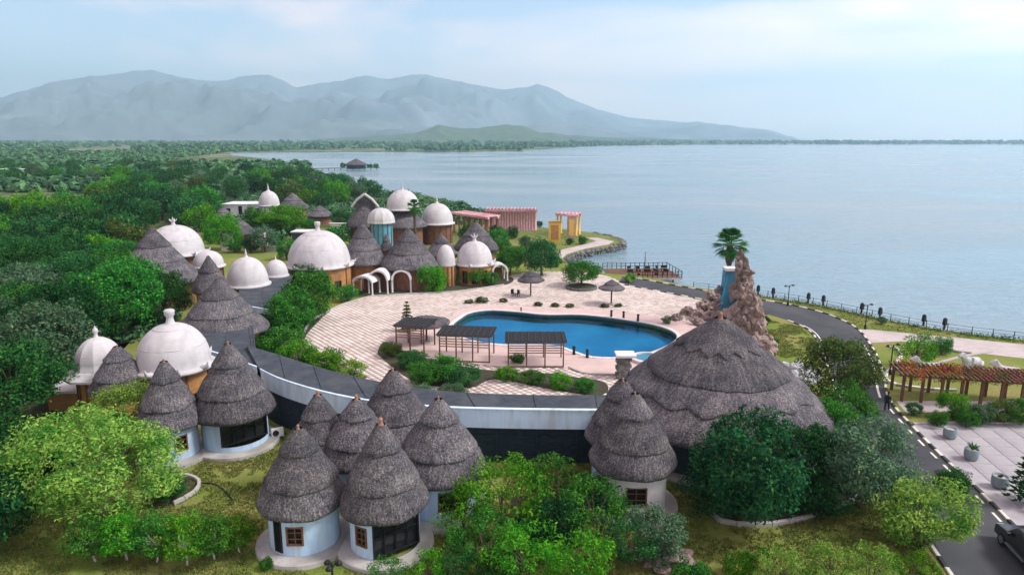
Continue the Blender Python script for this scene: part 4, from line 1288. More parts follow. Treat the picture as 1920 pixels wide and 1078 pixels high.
# ---- low walls and small roofs in the garden behind the left domes
for (lb, x0, x1, yb, yt, d_, m_) in [('grey slate garden store between far tree and court dome', 548, 590, 452, 436, 4, 'slate'), ('long low pale wall curving behind the mid sized dome', 490, 560, 472, 463, 0.5, 'concrete'),
        ('low pale wall beside the bright tree by the woods dome', 430, 470, 452, 443, 0.5, 'concrete')]:
    block('garden_wall', lb, 'wall', x0, x1, yb, yt, d_, m_)
thatched_hut('low grey thatched shelter right of the bright tree by the woods dome', 452, 408, 442, 30, 2.2, edges=(0.5, 1.0), power=1.0, wall='brownwall', plinth=False, knob=0.0, fringe=0.2)
thatched_hut('low thatched shelter left of the flat white building', 420, 386, 412, 20, 2.4, edges=(0.5, 1.0), power=1.0, wall='brownwall', plinth=False, knob=0.0, fringe=0.2)
thatched_hut('low dusty thatched shelter below the distant thatched roof', 600, 384, 408, 26, 2.2, edges=(0.5, 1.0), power=1.0, wall='brownwall', plinth=False, knob=0.0, fringe=0.2)
white_dome('little white dome in the garden above the mid sized dome', 494, 428, 430, 444, 13, 2.2, 'white', None)
random.seed(21)
# ================================================================== PLANTS
def leaf_cloud(rng, centers, radii, per, size, up=0.35, droop=0.0, aspect=0.5):
    """diamond leaves scattered through round sprays; returns V,T"""
    Vs = []
    for c, r in zip(centers, radii):
        n_ = max(6, int(per * r * r))
        d = rng.normal(size=(n_, 3)); d /= np.linalg.norm(d, axis=1)[:, None]
        rad = r * rng.uniform(0.45, 1.08, n_) ** 0.7
        P = c + d * rad[:, None] * np.array([1, 1, 0.8])
        nrm = d * 0.7 + rng.normal(size=(n_, 3)) * 0.55 + np.array([0, 0, up])
        nrm /= np.linalg.norm(nrm, axis=1)[:, None]
        t = np.cross(nrm, rng.normal(size=(n_, 3))); t /= np.linalg.norm(t, axis=1)[:, None] + 1e-9
        b = np.cross(nrm, t)
        s = size * rng.uniform(0.6, 1.35, n_)[:, None]
        dr = np.array([0, 0, -droop]) * s
        q = np.stack([P - t * s * 0.5, P - b * s * 0.5 * aspect + nrm * s * 0.08, P + t * s * 0.5 + dr, P + b * s * 0.5 * aspect + nrm * s * 0.08], 1)
        Vs.append(q)
    V = np.concatenate(Vs).reshape(-1, 3)
    T = np.arange(len(V)).reshape(-1, 4)
    return V, T

PROTO = {}
def make_proto(key, seed, Rr, C, rz, nspray, rs, per, leaf, trunk_r, gaps=0.0, flat=False, bottom=-0.55, stems=1, aspect=0.5, bark='trunk'):
    rng = np.random.default_rng(seed)
    cs, rads = [], []
    tries = 0
    lobes = rng.normal(size=(5, 3)); lobes /= np.linalg.norm(lobes, axis=1)[:, None]
    while len(cs) < nspray and tries < nspray * 30:
        tries += 1
        d = rng.normal(size=3); d /= np.linalg.norm(d)
        if d[2] < bottom: continue
        lump = 0.78 + 0.30 * max(0, np.max(lobes @ d)) ** 3 + rng.uniform(-0.10, 0.06)
        k = rng.uniform(0.45, 1.0) ** 0.5 * lump
        c = np.array([d[0] * Rr * k, d[1] * Rr * k, C + d[2] * rz * k])
        cs.append(c); rads.append(rs * rng.uniform(0.7, 1.3))
    V, T = leaf_cloud(rng, cs, rads, per, leaf, aspect=aspect)
    crown = np_mesh('crown', V, T, M['leaf_mid'], 4)
    mb = MB()
    for s in range(stems):
        bx_ = rng.uniform(-0.15, 0.15, 2) * Rr * (stems > 1)
        top = np.array([bx_[0] * 2, bx_[1] * 2, C])
        mid = np.array([bx_[0] * 1.5 + rng.uniform(-0.1, 0.1) * Rr, bx_[1] * 1.5 + rng.uniform(-0.1, 0.1) * Rr, C * 0.5])
        mb.tube([(bx_[0], bx_[1], -0.1), tuple(mid), tuple(top)], [trunk_r * 1.25, trunk_r * 0.85, trunk_r * 0.4], 7)
    idx = rng.permutation(len(cs))[:min(12, len(cs))]
    for i in idx:
        c = np.array(cs[i])
        st = np.array([0, 0, C * rng.uniform(0.45, 0.8)])
        m_ = (st + c) / 2 + rng.uniform(-0.06, 0.06, 3) * Rr
        mb.tube([tuple(st), tuple(m_), tuple(c)], [trunk_r * 0.45, trunk_r * 0.3, trunk_r * 0.12], 5)
    trunk = mb.mesh('trunk', M[bark])
    PROTO[key] = dict(crown=crown, trunk=trunk, R=Rr, C=C, rz=rz)

for v in range(3):
    make_proto(f'broad{v}', 11 + v, 4.0, 4.2, 3.3, 120, 0.90, 150, 0.27, 0.26, bottom=-0.75)
    make_proto(f'far{v}', 31 + v, 4.0, 3.9, 3.1, 75, 1.05, 44, 0.46, 0.28, bottom=-0.75)
    make_proto(f'bush{v}', 51 + v, 2.0, 1.75, 1.65, 70, 0.50, 420, 0.17, 0.10, bottom=-0.9, stems=4)
for v in range(2):
    make_proto(f'feather{v}', 71 + v, 4.0, 4.3, 3.4, 105, 0.80, 300, 0.20, 0.20, bottom=-0.8, aspect=0.42)
    make_proto(f'dense{v}', 81 + v, 3.0, 3.0, 2.7, 95, 0.75, 220, 0.22, 0.2, bottom=-0.85)
    make_proto(f'shrub{v}', 91 + v, 1.0, 0.75, 0.75, 46, 0.28, 1100, 0.12, 0.04, bottom=-0.95, stems=5)
    make_proto(f'loose{v}', 101 + v, 2.2, 2.3, 1.9, 46, 0.52, 300, 0.20, 0.08, bottom=-0.7, stems=3, aspect=0.4)
make_proto('young0', 121, 1.7, 2.05, 1.45, 60, 0.50, 330, 0.17, 0.07, bottom=-0.85, bark='whitetrunk')

def plant(key, x, y, hw, label, leafm, name='tree', cat='tree', group=None, rz=None, squash=1.0, base=None, sc=None):
    """crown centred on the sight line (x, y) with half width hw px"""
    pr = PROTO[key]
    if base is not None:
        loc, s = base, sc
    else:
        s = 1.0
        for _ in range(14):
            p = G(x, y, min(pr['C'] * s * squash, 20))
            s = hw * dep(p, p.z) / FPX / pr['R']
        loc = (p.x, p.y, 0)
    root = thing(name, label, cat, loc, random.uniform(0, 6.28) if rz is None else rz, group)
    root.scale = (s * random.uniform(0.95, 1.05), s * random.uniform(0.95, 1.05), s * squash)
    part = 'crown' if cat == 'tree' else 'foliage'
    o = new_obj(part, pr['crown'], root)
    o.material_slots[0].link = 'OBJECT'; o.material_slots[0].material = M[leafm]
    new_obj('trunk' if cat == 'tree' else 'stem', pr['trunk'], root)
    return root
def shrub(key, x, y, hw, label, leafm, **k):
    return plant(key, x, y, hw, label, leafm, name='shrub', cat='shrub', **k)

# ---- foreground, left
plant('feather0', 182, 866, 147, 'big yellow green feathery tree on the lawn at lower left', 'leaf_lime', squash=0.86)
plant('feather1', 232, 775, 76, 'yellow green treetop right under the flared bell dome', 'leaf_lime')
plant('broad0', 15, 720, 95, 'dark tree on the left edge below the flared bell dome', 'leaf_dark')
plant('dense0', 45, 870, 80, 'deep green tree on the left edge behind the feathery tree', 'leaf_deep')
plant('dense1', -30, 960, 95, 'deep green tree cut by the left edge near the bottom', 'leaf_deep')
for k, (x, y, hw) in enumerate([(172, 1002, 46), (232, 1003, 44), (288, 1005, 46), (345, 1008, 48), (398, 1003, 42), (446, 998, 34)]):
    plant('young0', x, y, hw, ['leftmost young tree of the white trunked row at the bottom', 'second young tree from the left in the white trunked row', 'third young tree from the left in the white trunked row',
          'fourth young tree from the left in the white trunked row', 'fifth young tree from the left in the white trunked row', 'rightmost and smallest young tree of the white trunked row'][k], 'leaf_bright' if k % 2 else 'leaf_mid', group='row of young trees with white trunks')
plant('dense0', 320, 912, 30, 'dark shrub like tree inside the round edged bed', 'leaf_dark')
shrub('shrub1', 500, 1055, 14, 'tiny plant on the lawn left of the front hut plinth', 'leaf_mid')
# ---- foreground, middle thicket
spec = [('loose0', 870, 955, 62, 'leaf_bright', 'loose bright shrub touching the right front hut'),
        ('loose1', 960, 925, 85, 'leaf_bright', 'tall bright green shrub below the dark corridor wall'),
        ('loose0', 1050, 905, 70, 'leaf_mid', 'mid green shrub under the pale fascia'),
        ('loose1', 1115, 950, 75, 'leaf_mid', 'leafy shrub left of the barred window hut'),
        ('bush0', 1135, 918, 48, 'leaf_dark', 'dark shrub tucked against the barred window hut'),
        ('loose0', 905, 1010, 62, 'leaf_mid', 'spreading shrub in the lower middle thicket'),
        ('loose1', 985, 1035, 75, 'leaf_bright', 'bright shrub at the bottom of the thicket'),
        ('loose0', 1085, 1045, 70, 'leaf_bright', 'bright leafy shrub at the bottom left of the pale rocks'),
        ('bush1', 1040, 985, 62, 'leaf_deep', 'deep green shrub in the heart of the thicket'),
        ('loose1', 850, 1060, 40, 'leaf_dark', 'dark low shrub at the bottom edge right of the barred door'),
        ('bush2', 1238, 1000, 58, 'leaf_grey', 'silvery green shrub in front of the barred window'),
        ('loose0', 800, 1062, 42, 'leaf_bright', 'bright little shrub before the dark barred door'),
        ('loose1', 728, 1073, 36, 'leaf_mid', 'small shrub at the bottom edge below the front huts'),
        ('shrub0', 880, 905, 26, 'leaf_olive', 'yellowish sprig beside the right front hut'),
        ('loose0', 1180, 1010, 52, 'leaf_dark', 'dark shrub between thicket and silvery shrub'),
        ('bush0', 930, 1075, 48, 'leaf_dark', 'dark shrub cut by the bottom edge in the middle')]
for k, x, y, hw, m, lb in spec: shrub(k, x, y, hw, lb, m)
# ---- foreground, right
plant('dense0', 1400, 875, 112, 'big dark round tree in the edged bed before the restaurant', 'leaf_deep')
plant('dense1', 1345, 905, 60, 'dark lower tree at the left of the edged bed', 'leaf_deep')
plant('dense1', 1505, 860, 75, 'dark tree at the middle of the edged bed', 'leaf_deep')
plant('dense0', 1620, 865, 92, 'grey green tree leaning over the road', 'leaf_grey')
plant('dense1', 1560, 800, 60, 'mid green tree at the right foot of the restaurant roof', 'leaf_mid')
plant('dense1', 1578, 690, 68, 'rounded olive dark tree at the inner bend of the road', 'leaf_olive')
shrub('bush1', 1592, 765, 52, 'bright round bush under the olive tree by the road', 'leaf_mid')
shrub('bush1', 1735, 965, 78, 'yellow green spreading shrub at the edge of the road', 'leaf_lime')
shrub('bush2', 1785, 905, 34, 'dark shrub behind the yellow green roadside one', 'leaf_dark')
shrub('bush0', 1540, 930, 48, 'deep green bush at the right end of the edged bed', 'leaf_deep')
for k, (x, y, hw, m) in enumerate([(1385, 1060, 34, 'leaf_bright'), (1470, 1068, 46, 'leaf_lime'), (1560, 1062, 50, 'leaf_lime'), (1640, 1060, 48, 'leaf_lime'), (1715, 1068, 42, 'leaf_bright'), (1430, 1040, 16, 'leaf_mid'), (1290, 1075, 36, 'leaf_mid')]):
    shrub('shrub%d' % (k % 2) if hw < 40 else 'loose%d' % (k % 2), x, y, hw, ['small bright plant on the lawn right of the pale rocks', 'leftmost lime shrub of the bottom row', 'middle lime shrub of the bottom row', 'lime shrub of the bottom row below the roadside shrub',
          'rightmost shrub of the bottom row beside the road kerb', 'tiny plant on the open lawn right of the rocks', 'low shrub at the bottom edge under the pale rocks'][k], m)
# ---- round the court
plant('dense1', 585, 555, 50, 'tall green tree in front of the court dome', 'leaf_mid', squash=1.1)
plant('dense0', 540, 585, 48, 'green tree below the long slate wing', 'leaf_mid')
plant('dense0', 575, 520, 38, 'dark treetop touching the court dome', 'leaf_dark')
shrub('bush0', 650, 548, 20, 'clipped round bush left of the low porch', 'leaf_mid')
shrub('bush1', 812, 522, 29, 'large round bush right of the arched porches', 'leaf_bright')
shrub('bush2', 893, 518, 20, 'round bush before the crowned dome wall', 'leaf_bright')
shrub('bush0', 920, 520, 17, 'small bush right of the crowned dome bush', 'leaf_mid')
shrub('bush1', 850, 518, 17, 'yellowish bush below the pointed white dome', 'leaf_lime')
for k, (x, y, hw, m) in enumerate([(520, 640, 44, 'leaf_mid'), (560, 665, 42, 'leaf_bright'), (610, 680, 40, 'leaf_bright'), (655, 694, 32, 'leaf_lime'), (490, 650, 34, 'leaf_mid'), (535, 612, 36, 'leaf_mid')]):
    shrub('bush%d' % (k % 3), x, y, hw, ['hedge bush nearest the broad thatch on the court side', 'second hedge bush along the slate corridor', 'third hedge bush along the slate corridor', 'pale flowering hedge bush at the end of the corridor hedge',
          'hedge bush beside the slate roof panel', 'hedge bush under the tall green tree'][k], m, group='hedge along the corridor', squash=0.8)
plant('dense0', 1016, 480, 38, 'dark round tree on the right rim of the court', 'leaf_dark')
plant('broad1', 1090, 510, 36, 'flat topped green tree in the round stone planter', 'leaf_mid', squash=0.75)
plant('broad2', 956, 487, 28, 'green tree behind the right arched porch', 'leaf_mid')
plant('far0', 880, 440, 24, 'dark tree behind the crowned dome', 'leaf_dark')
plant('far1', 797, 430, 24, 'dark tree between the back domes', 'leaf_dark')
plant('far2', 935, 445, 22, 'green tree on the lawn before the pink arcade', 'leaf_mid')
plant('broad0', 415, 432, 36, 'bright tree between the woods dome and the white building', 'leaf_bright')
plant('broad1', 530, 408, 44, 'broad green tree before the small far dome', 'leaf_bright', squash=0.7)
plant('far0', 480, 408, 26, 'green tree right of the flat white building', 'leaf_mid')
plant('far1', 640, 440, 28, 'green tree against the pale garden wall', 'leaf_mid')
plant('far2', 495, 446, 28, 'dusty tree above the mid sized dome', 'leaf_grey')
shrub('bush2', 540, 468, 22, 'bush on the small lawn left of the court dome', 'leaf_mid')
for k, (x, y, hw, m, lb) in enumerate([(835, 690, 40, 'leaf_mid', 'leafy bush under the middle pergola'), (870, 705, 32, 'leaf_dark', 'dark bush below the middle pergola'), (795, 700, 34, 'leaf_mid', 'bush behind the back hut of the front cluster'),
        (770, 672, 28, 'leaf_dark', 'dark bush under the left pergola'), (735, 655, 22, 'leaf_olive', 'olive bush left of the left pergola'), (850, 735, 28, 'leaf_grey', 'pale flowering bush above the corridor roof'),
        (790, 735, 24, 'leaf_grey', 'silvery bush above the corridor roof'), (970, 672, 16, 'leaf_mid', 'small bush at the left foot of the right pergola'),
        (950, 700, 22, 'leaf_bright', 'low bush left of the right pergola feet'), (1000, 706, 24, 'leaf_mid', 'low bush under the right pergola'), (1050, 714, 24, 'leaf_bright', 'low bush right of the right pergola'), (1095, 722, 22, 'leaf_mid', 'last low bush towards the big restaurant')]):
    shrub('bush%d' % (k % 3), x, y, hw, lb, m, squash=0.75)
for k, x, y, hw, m, lb in [('bush0', 930, 432, 14, 'leaf_deep', 'dark bush at the left foot of the pink arcade'), ('bush1', 960, 436, 14, 'leaf_dark', 'dark bush at the middle of the pink arcade'),
        ('bush2', 940, 462, 18, 'leaf_mid', 'bush on the lawn right of the crowned dome roof'), ('bush0', 985, 452, 14, 'leaf_grey', 'grey bush on the lawn before the pink arcade'), ('bush1', 975, 475, 16, 'leaf_mid', 'bush left of the dark round tree'),
        ('bush2', 1012, 420, 7, 'leaf_dark', 'tiny bush at the right end of the pink arcade'), ('bush0', 1068, 452, 8, 'leaf_deep', 'dark clipped bush right of the yellow kiosk'), ('bush1', 1092, 450, 9, 'leaf_dark', 'dark clipped bush at the tip of the lawn'),
        ('bush2', 470, 458, 18, 'leaf_deep', 'dark bush above the mid sized dome'), ('bush0', 520, 450, 16, 'leaf_dark', 'dark bush by the little garden dome'), ('bush1', 440, 460, 16, 'leaf_mid', 'bush left of the little garden dome'),
        ('bush2', 585, 425, 18, 'leaf_mid', 'bush left of the court dome finial'), ('bush0', 640, 408, 20, 'leaf_dark', 'dark bush above the pale garden wall'), ('bush1', 1045, 492, 10, 'leaf_mid', 'bush by the start of the lakeside path')]:
    shrub(k, x, y, hw, lb, m)
# ---- right hand garden
shrub('loose0', 1718, 655, 40, 'bright bushy tree in the garden by the promenade', 'leaf_bright')
shrub('bush1', 1768, 648, 20, 'darker bush right of the bright garden bush', 'leaf_mid')
shrub('bush0', 1655, 600, 9, 'grey bush on the lakeside grass by the second lamp', 'leaf_grey')
for k, (x, y, hw, m) in enumerate([(1715, 765, 16, 'leaf_dark'), (1790, 760, 30, 'leaf_bright'), (1840, 775, 24, 'leaf_grey'), (1880, 770, 28, 'leaf_olive'), (1760, 785, 18, 'leaf_mid'), (1815, 785, 20, 'leaf_mid'), (1912, 770, 30, 'leaf_mid')]):
    shrub('bush%d' % (k % 3), x, y, hw, ['dark bush at the left post of the flowered pergola', 'bright bush under the flowered pergola', 'pale bush under the flowered pergola', 'brownish bush under the right half of the flowered pergola',
          'low bush beside the pavement kerb near the road', 'low bush beside the pavement kerb, middle', 'bush at the right end of the flowered pergola'][k], m)
shrub('bush2', 1447, 640, 14, 'low shrub at the foot of the rock tower', 'leaf_mid', squash=0.7)
shrub('bush1', 1432, 600, 12, 'shrub right behind the rock tower', 'leaf_dark')
shrub('bush1', 1250, 600, 10, 'spiky plant at the pool end beside the rocks', 'leaf_grey')
shrub('shrub0', 1180, 520, 12, 'yellowish shrub by the lakeside deck', 'leaf_lime')

# ---- the woods on the left: trees one can tell apart
BLOCKED = []
for o in list(COL.objects):
    if o.parent is None and o.get('category') in ('hut', 'dome', 'restaurant', 'building', 'wall'):
        BLOCKED.append((o.location.x, o.location.y))
BLOCKED = np.array(BLOCKED)
WOOD = [(p.x, p.y) for p in gp((-250, 1000), (-250, 330), (60, 318), (200, 322), (330, 318), (520, 318), (560, 338), (640, 356), (690, 372), (640, 385), (600, 395), (470, 372), (400, 385), (395, 425), (380, 440), (300, 420), (262, 440), (225, 520), (300, 560), (335, 600), (245, 640), (160, 660), (90, 740), (100, 800), (20, 850), (0, 1000))]
cnt = 0
placed = []
cands = []
rng = np.random.default_rng(5)
while len(cands) < 9000:
    yy = rng.uniform(322, 800); xx = rng.uniform(-150, 700)
    cands.append((xx, yy))
for xx, yy in cands:
    if cnt >= 298: break
    p = G(xx, yy)
    if not inside(p.x, p.y, WOOD): continue
    # clearings: bare field at far left and the dry glade
    if -80 < xx < 215 - (yy - 360) * 1.3 and 352 < yy < 425: continue
    if 340 < xx < 440 and 365 < yy < 385: continue
    dmin = 3.4 + p.y * 0.012
    if any((p.x - q[0]) ** 2 + (p.y - q[1]) ** 2 < dmin * dmin for q in placed): continue
    if len(BLOCKED) and np.min((BLOCKED[:, 0] - p.x) ** 2 + (BLOCKED[:, 1] - p.y) ** 2) < 36: continue
    placed.append((p.x, p.y)); cnt += 1
    near = p.y < 110
    key = ('broad%d' if near else 'far%d') % rng.integers(3)
    m = rng.choice(['leaf_dark', 'leaf_dark', 'leaf_mid', 'leaf_deep', 'leaf_grey', 'leaf_mid'] if near else ['leaf_dark', 'leaf_mid', 'leaf_deep', 'leaf_grey', 'leaf_dark', 'leaf_olive', 'leaf_dark', 'leaf_deep', 'leaf_mid', 'leaf_bright'], p=None)
    s = rng.uniform(0.8, 1.25) * (1.0 if near else 1.1)
    tone = {'leaf_dark': 'dark green', 'leaf_mid': 'mid green', 'leaf_deep': 'deep blue green', 'leaf_grey': 'dusty grey green', 'leaf_olive': 'olive brown', 'leaf_bright': 'bright green'}[str(m)]
    if near: where = 'in the near woods left of the flared bell dome' if p.y < 70 else 'in the near woods left of the large woods dome'
    elif xx > 380: where = 'in the woods along the lake shore behind the domes'
    elif p.y > 260: where = 'in the far woods on the plain towards the mountains'
    else: where = 'in the woods between the bare field and the domes' if xx > 190 else 'in the woods below the bare field on the left'
    lb = tone + ' tree ' + where
    plant(key, 0, 0, 0, lb, str(m), base=(p.x, p.y, 0), sc=s, squash=rng.uniform(0.85, 1.1), group=lb.split(' tree ')[1].replace('in the', 'trees in the'))

# ---- distant woodland as one mass
def far_forest():
    rng = np.random.default_rng(17)
    X, Y, S = [], [], []
    def scatter(n_, ylo, yhi, xlo, xhi, smin, smax, thin=0.0):
        k = 0
        while k < n_:
            yy = ylo + (yhi - ylo) * rng.uniform() ** 1.0; xx = rng.uniform(xlo, xhi)
            p = G(xx, yy)
            if not inside(p.x, p.y, LAND): 
                k += 0.2; continue
            if thin and noise.noise(Vector((p.x * 0.004, p.y * 0.002, 1))) > thin: 
                k += 0.3; continue
            X.append(p.x); Y.append(p.y); S.append(rng.uniform(smin, smax)); k += 1
    scatter(1500, 292, 335, -200, 575, 3.2, 5.5, 0.25)
    scatter(420, 322, 362, -200, 640, 2.6, 4.4, 0.2)
    scatter(1300, 281, 296, -200, 640, 4, 7, 0.15)
    scatter(1200, 272, 284, -250, 1000, 6, 11, 0.12)
    scatter(1200, 267, 273, -250, 1100, 8, 15, 0.5)
    scatter(700, 271.5, 276, 960, 1300, 7, 12)
    scatter(1200, 268, 271.2, 1080, 2300, 9, 16)
    X, Y, S = map(np.array, (X, Y, S))
    Vs = []
    nb = 34
    for x, y, s in zip(X, Y, S):
        n_ = nb if y < 900 else (22 if y < 1800 else 12)
        d = rng.normal(size=(n_, 3)); d /= np.linalg.norm(d, axis=1)[:, None]; d[:, 2] = np.abs(d[:, 2]) * 1.0
        P = np.array([x, y, s * 0.42]) + d * np.array([s, s, s * 0.85]) * rng.uniform(0.5, 1, (n_, 1))
        nrm = d + rng.normal(size=(n_, 3)) * 0.35; nrm /= np.linalg.norm(nrm, axis=1)[:, None]
        t = np.cross(nrm, rng.normal(size=(n_, 3))); t /= np.linalg.norm(t, axis=1)[:, None] + 1e-9
        b = np.cross(nrm, t)
        q = (s * (0.55 if n_ > 15 else 0.8)) * rng.uniform(0.6, 1.2, (n_, 1))
        Vs.append(np.stack([P - t * q, P - b * q * 0.8, P + t * q, P + b * q * 0.8], 1).reshape(-1, 3))
    V = np.concatenate(Vs)
    return np_mesh('distant_woodland', V, np.arange(len(V)).reshape(-1, 4), M['leaf_far'], 4)
M['leaf_far'] = mat('distant foliage', (0.110, 0.230, 0.100), (0.030, 0.100, 0.050), 0.05, 0.95, 0.0, island=0.35, spec=0.1)
wood = new_obj('distant_woodland', far_forest())
tag(wood, 'distant green woodland covering the plain towards the mountains', 'woodland', kind='stuff')

# ---- undergrowth: low scrub filling the woods and the open country behind the domes
def undergrowth():
    rng = np.random.default_rng(77)
    area = WOOD
    area2 = [(p.x, p.y) for p in gp((395, 470), (390, 372), (560, 345), (650, 356), (760, 364), (860, 385), (930, 402), (900, 424), (840, 420), (640, 410), (560, 430), (480, 470))]
    Vs, n_ = [], 0
    k = 0
    while n_ < 4200 and k < 90000:
        k += 1
        xx, yy = (rng.uniform(-200, 600), rng.uniform(340, 900)) if k % 3 == 0 else (rng.uniform(380, 930), rng.uniform(340, 475))
        p = G(xx, yy)
        a_, b_ = inside(p.x, p.y, area), inside(p.x, p.y, area2)
        if not (a_ or b_): continue
        if -80 < xx < 215 - (yy - 360) * 1.3 and 352 < yy < 425 and rng.uniform() < 0.95: continue
        if b_ and noise.noise(Vector((p.x * 0.05, p.y * 0.05, 4))) < -0.25: continue
        if np.min((BLOCKED[:, 0] - p.x) ** 2 + (BLOCKED[:, 1] - p.y) ** 2) < 30: continue
        s = rng.uniform(0.7, 1.7) * (1 if p.y < 140 else 1.55)
        m_ = 40
        d = rng.normal(size=(m_, 3)); d /= np.linalg.norm(d, axis=1)[:, None]; d[:, 2] = np.abs(d[:, 2])
        P = np.array([p.x, p.y, 0.1]) + d * np.array([s, s, s * 0.9]) * rng.uniform(0.5, 1, (m_, 1))
        nr = d + rng.normal(size=(m_, 3)) * 0.6; nr /= np.linalg.norm(nr, axis=1)[:, None]
        t = np.cross(nr, rng.normal(size=(m_, 3))); t /= np.linalg.norm(t, axis=1)[:, None] + 1e-9
        b = np.cross(nr, t)
        q = s * 0.22 * rng.uniform(0.6, 1.3, (m_, 1))
        Vs.append(np.stack([P - t * q, P - b * q * 0.6, P + t * q, P + b * q * 0.6], 1).reshape(-1, 3)); n_ += 1
    V = np.concatenate(Vs)
    return np_mesh('undergrowth', V, np.arange(len(V)).reshape(-1, 4), M['leaf_far'], 4)
ug = new_obj('undergrowth', undergrowth()); tag(ug, 'low green scrub filling the woods and open ground behind the domes', 'undergrowth', kind='stuff')

# ---- undergrowth below the near woods and grass on the lawns
def scatter_blades():
    rng = np.random.default_rng(23)
    areas = [(gp((330, 850), (530, 800), (575, 880), (500, 960), (470, 1078), (480, 1150), (-100, 1150), (-100, 960), (60, 950), (200, 900)), 30000),
             (gp((1250, 880), (1340, 920), (1345, 985), (1440, 992), (1620, 935), (1700, 990), (1770, 1078), (1800, 1150), (480, 1150), (490, 1062), (760, 1062), (830, 940), (960, 860), (1100, 860)), 42000),
             (gp((1440, 600), (1500, 612), (1530, 640), (1540, 690), (1480, 690), (1420, 640)), 7000),
             (gp((1420, 556), (1531, 572), (1676, 604), (1793, 624), (1921, 640), (1921, 645), (1780, 631), (1610, 615), (1545, 584), (1480, 569)), 9000),
             (gp((930, 470), (1000, 432), (1060, 432), (1110, 445), (1050, 470), (1000, 480)), 3000)]
    P = []
    for poly, n_ in areas:
        xs = [p.x for p in poly]; ys = [p.y for p in poly]
        x = rng.uniform(min(xs), max(xs), n_ * 2); y = rng.uniform(min(ys), max(ys), n_ * 2)
        ok_ = inside_np(x, y, poly)
        P.append(np.stack([x[ok_], y[ok_]], 1)[:n_])
    P = np.concatenate(P)
    keep = np.array([noise.noise(Vector((p[0] * 0.35, p[1] * 0.35, 0))) + 0.5 * noise.noise(Vector((p[0] * 1.3, p[1] * 1.3, 3))) > -0.22 for p in P])
    P = P[keep]
    n_ = len(P)
    Vs = []
    for k in range(2):
        a = rng.uniform(0, 2 * PI, n_); h_ = rng.uniform(0.05, 0.17, n_); w = rng.uniform(0.02, 0.05, n_)
        ox, oy = rng.uniform(-0.1, 0.1, (2, n_))
        bx_, by_ = P[:, 0] + ox, P[:, 1] + oy
        l1 = np.stack([bx_ - np.cos(a) * w, by_ - np.sin(a) * w, np.full(n_, 0.0)], 1)
        l2 = np.stack([bx_ + np.cos(a) * w, by_ + np.sin(a) * w, np.full(n_, 0.0)], 1)
        l3 = np.stack([bx_ + rng.uniform(-0.1, 0.1, n_), by_ + rng.uniform(-0.1, 0.1, n_), h_], 1)
        Vs.append(np.stack([l1, l2, l3], 1).reshape(-1, 3))
    V = np.concatenate(Vs)
    return np_mesh('grass', V, np.arange(len(V)).reshape(-1, 3), M['grassblade'], 3)
g_ = new_obj('grass', scatter_blades()); tag(g_, 'short dry lawn grass', 'grass', kind='stuff')
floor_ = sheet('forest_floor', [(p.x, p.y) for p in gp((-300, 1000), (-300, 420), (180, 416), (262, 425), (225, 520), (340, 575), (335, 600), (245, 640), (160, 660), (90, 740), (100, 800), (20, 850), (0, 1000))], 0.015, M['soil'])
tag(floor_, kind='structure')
random.seed(4)
# ================================================================== OBJECTS
# ---- poolside pergolas
def pergola(label, x0, x1, ybase, ytop, depth=3.3, bays=3, rz=0.0):
    p0, p1 = G(x0, ybase), G(x1, ybase)
    p = (p0 + p1) / 2
    w = (p1 - p0).length
    h = zat(p, ytop)
    root = thing('pergola', label, 'pergola', (p.x, p.y, 0.06), rz)
    for i in range(bays + 1):
        for y in (0, depth):
            MB().box((-w / 2 + w * i / bays, y, h / 2), (0.13, 0.13, h)).build('post', M['wood'], root)
    for y in (0, depth):
        MB().box((0, y, h + 0.08), (w + 0.5, 0.14, 0.16)).build('beam', M['rail_wood'], root)
        for k, z in enumerate((h * 0.62, h * 0.72, h * 0.82, h * 0.92)):
            if y == 0 or k > 1:
                MB().box((0, y - 0.09, z), (w + 0.1, 0.05, 0.11)).build('rail', M['rail_wood'], root)
    for i in range(15):
        y = -0.25 + (depth + 0.5) * i / 14
        MB().box((0, y, h + 0.21), (w + 0.7, 0.14, 0.05)).build('roof_slat', M['mesh'], root)
    nb = 9
    for i in range(nb):
        MB().box((-w / 2 + w * i / (nb - 1), depth / 2, h + 0.27), (0.09, depth + 0.6, 0.06)).build('roof_batten', M['mesh'], root)
    MB().box((0, -0.02, 0.12), (w, 0.08, 0.1)).build('kick_rail', M['wood'], root)
    return root
pergola('timber pergola with dark slat roof in front of the pool, rightmost', 953, 1056, 690, 645)
pergola('timber pergola with dark slat roof in front of the pool, middle', 824, 918, 680, 633, rz=-0.12)
pergola('timber pergola with dark slat roof half hidden by bushes, leftmost', 742, 797, 662, 616, rz=-0.25, bays=2)

# ---- thatched parasols
def parasol(label, x, ybase, ytop, yeave, hw):
    p = G(x, ybase)
    zt_, ze_ = zat(p, ytop), zat(p, yeave)
    r = hw * dep(p, 2) / FPX
    root = thing('thatched_parasol', label, 'parasol', (p.x, p.y, 0.05))
    thatch_layers(root, r, ze_ + 0.25, zt_, [0.5, 1.0], 1.0, seed=x, seg=40, fringe=0.8, drop=0.2)
    MB().tube([(0, 0, 0), (0, 0, zt_ - 0.2)], 0.11, 8).build('pole', M['trunk'], root)
    for k in range(6):
        a = k * PI / 3
        MB().bar((0, 0, ze_ - 0.1), (math.cos(a) * r * 0.75, math.sin(a) * r * 0.75, ze_ + 0.25), 0.05).build('strut', M['wood'], root)
    MB().lathe([(0.0, 0.12), (0.45, 0.12), (0.5, 0.06), (0.5, 0.0)], 16).build('base', M['concrete'], root)
    return root
parasol('thatched parasol on the court left of the round planter', 995, 556, 508, 528, 25)
parasol('thatched parasol on the court right of the round planter', 1146, 571, 526, 543, 24)
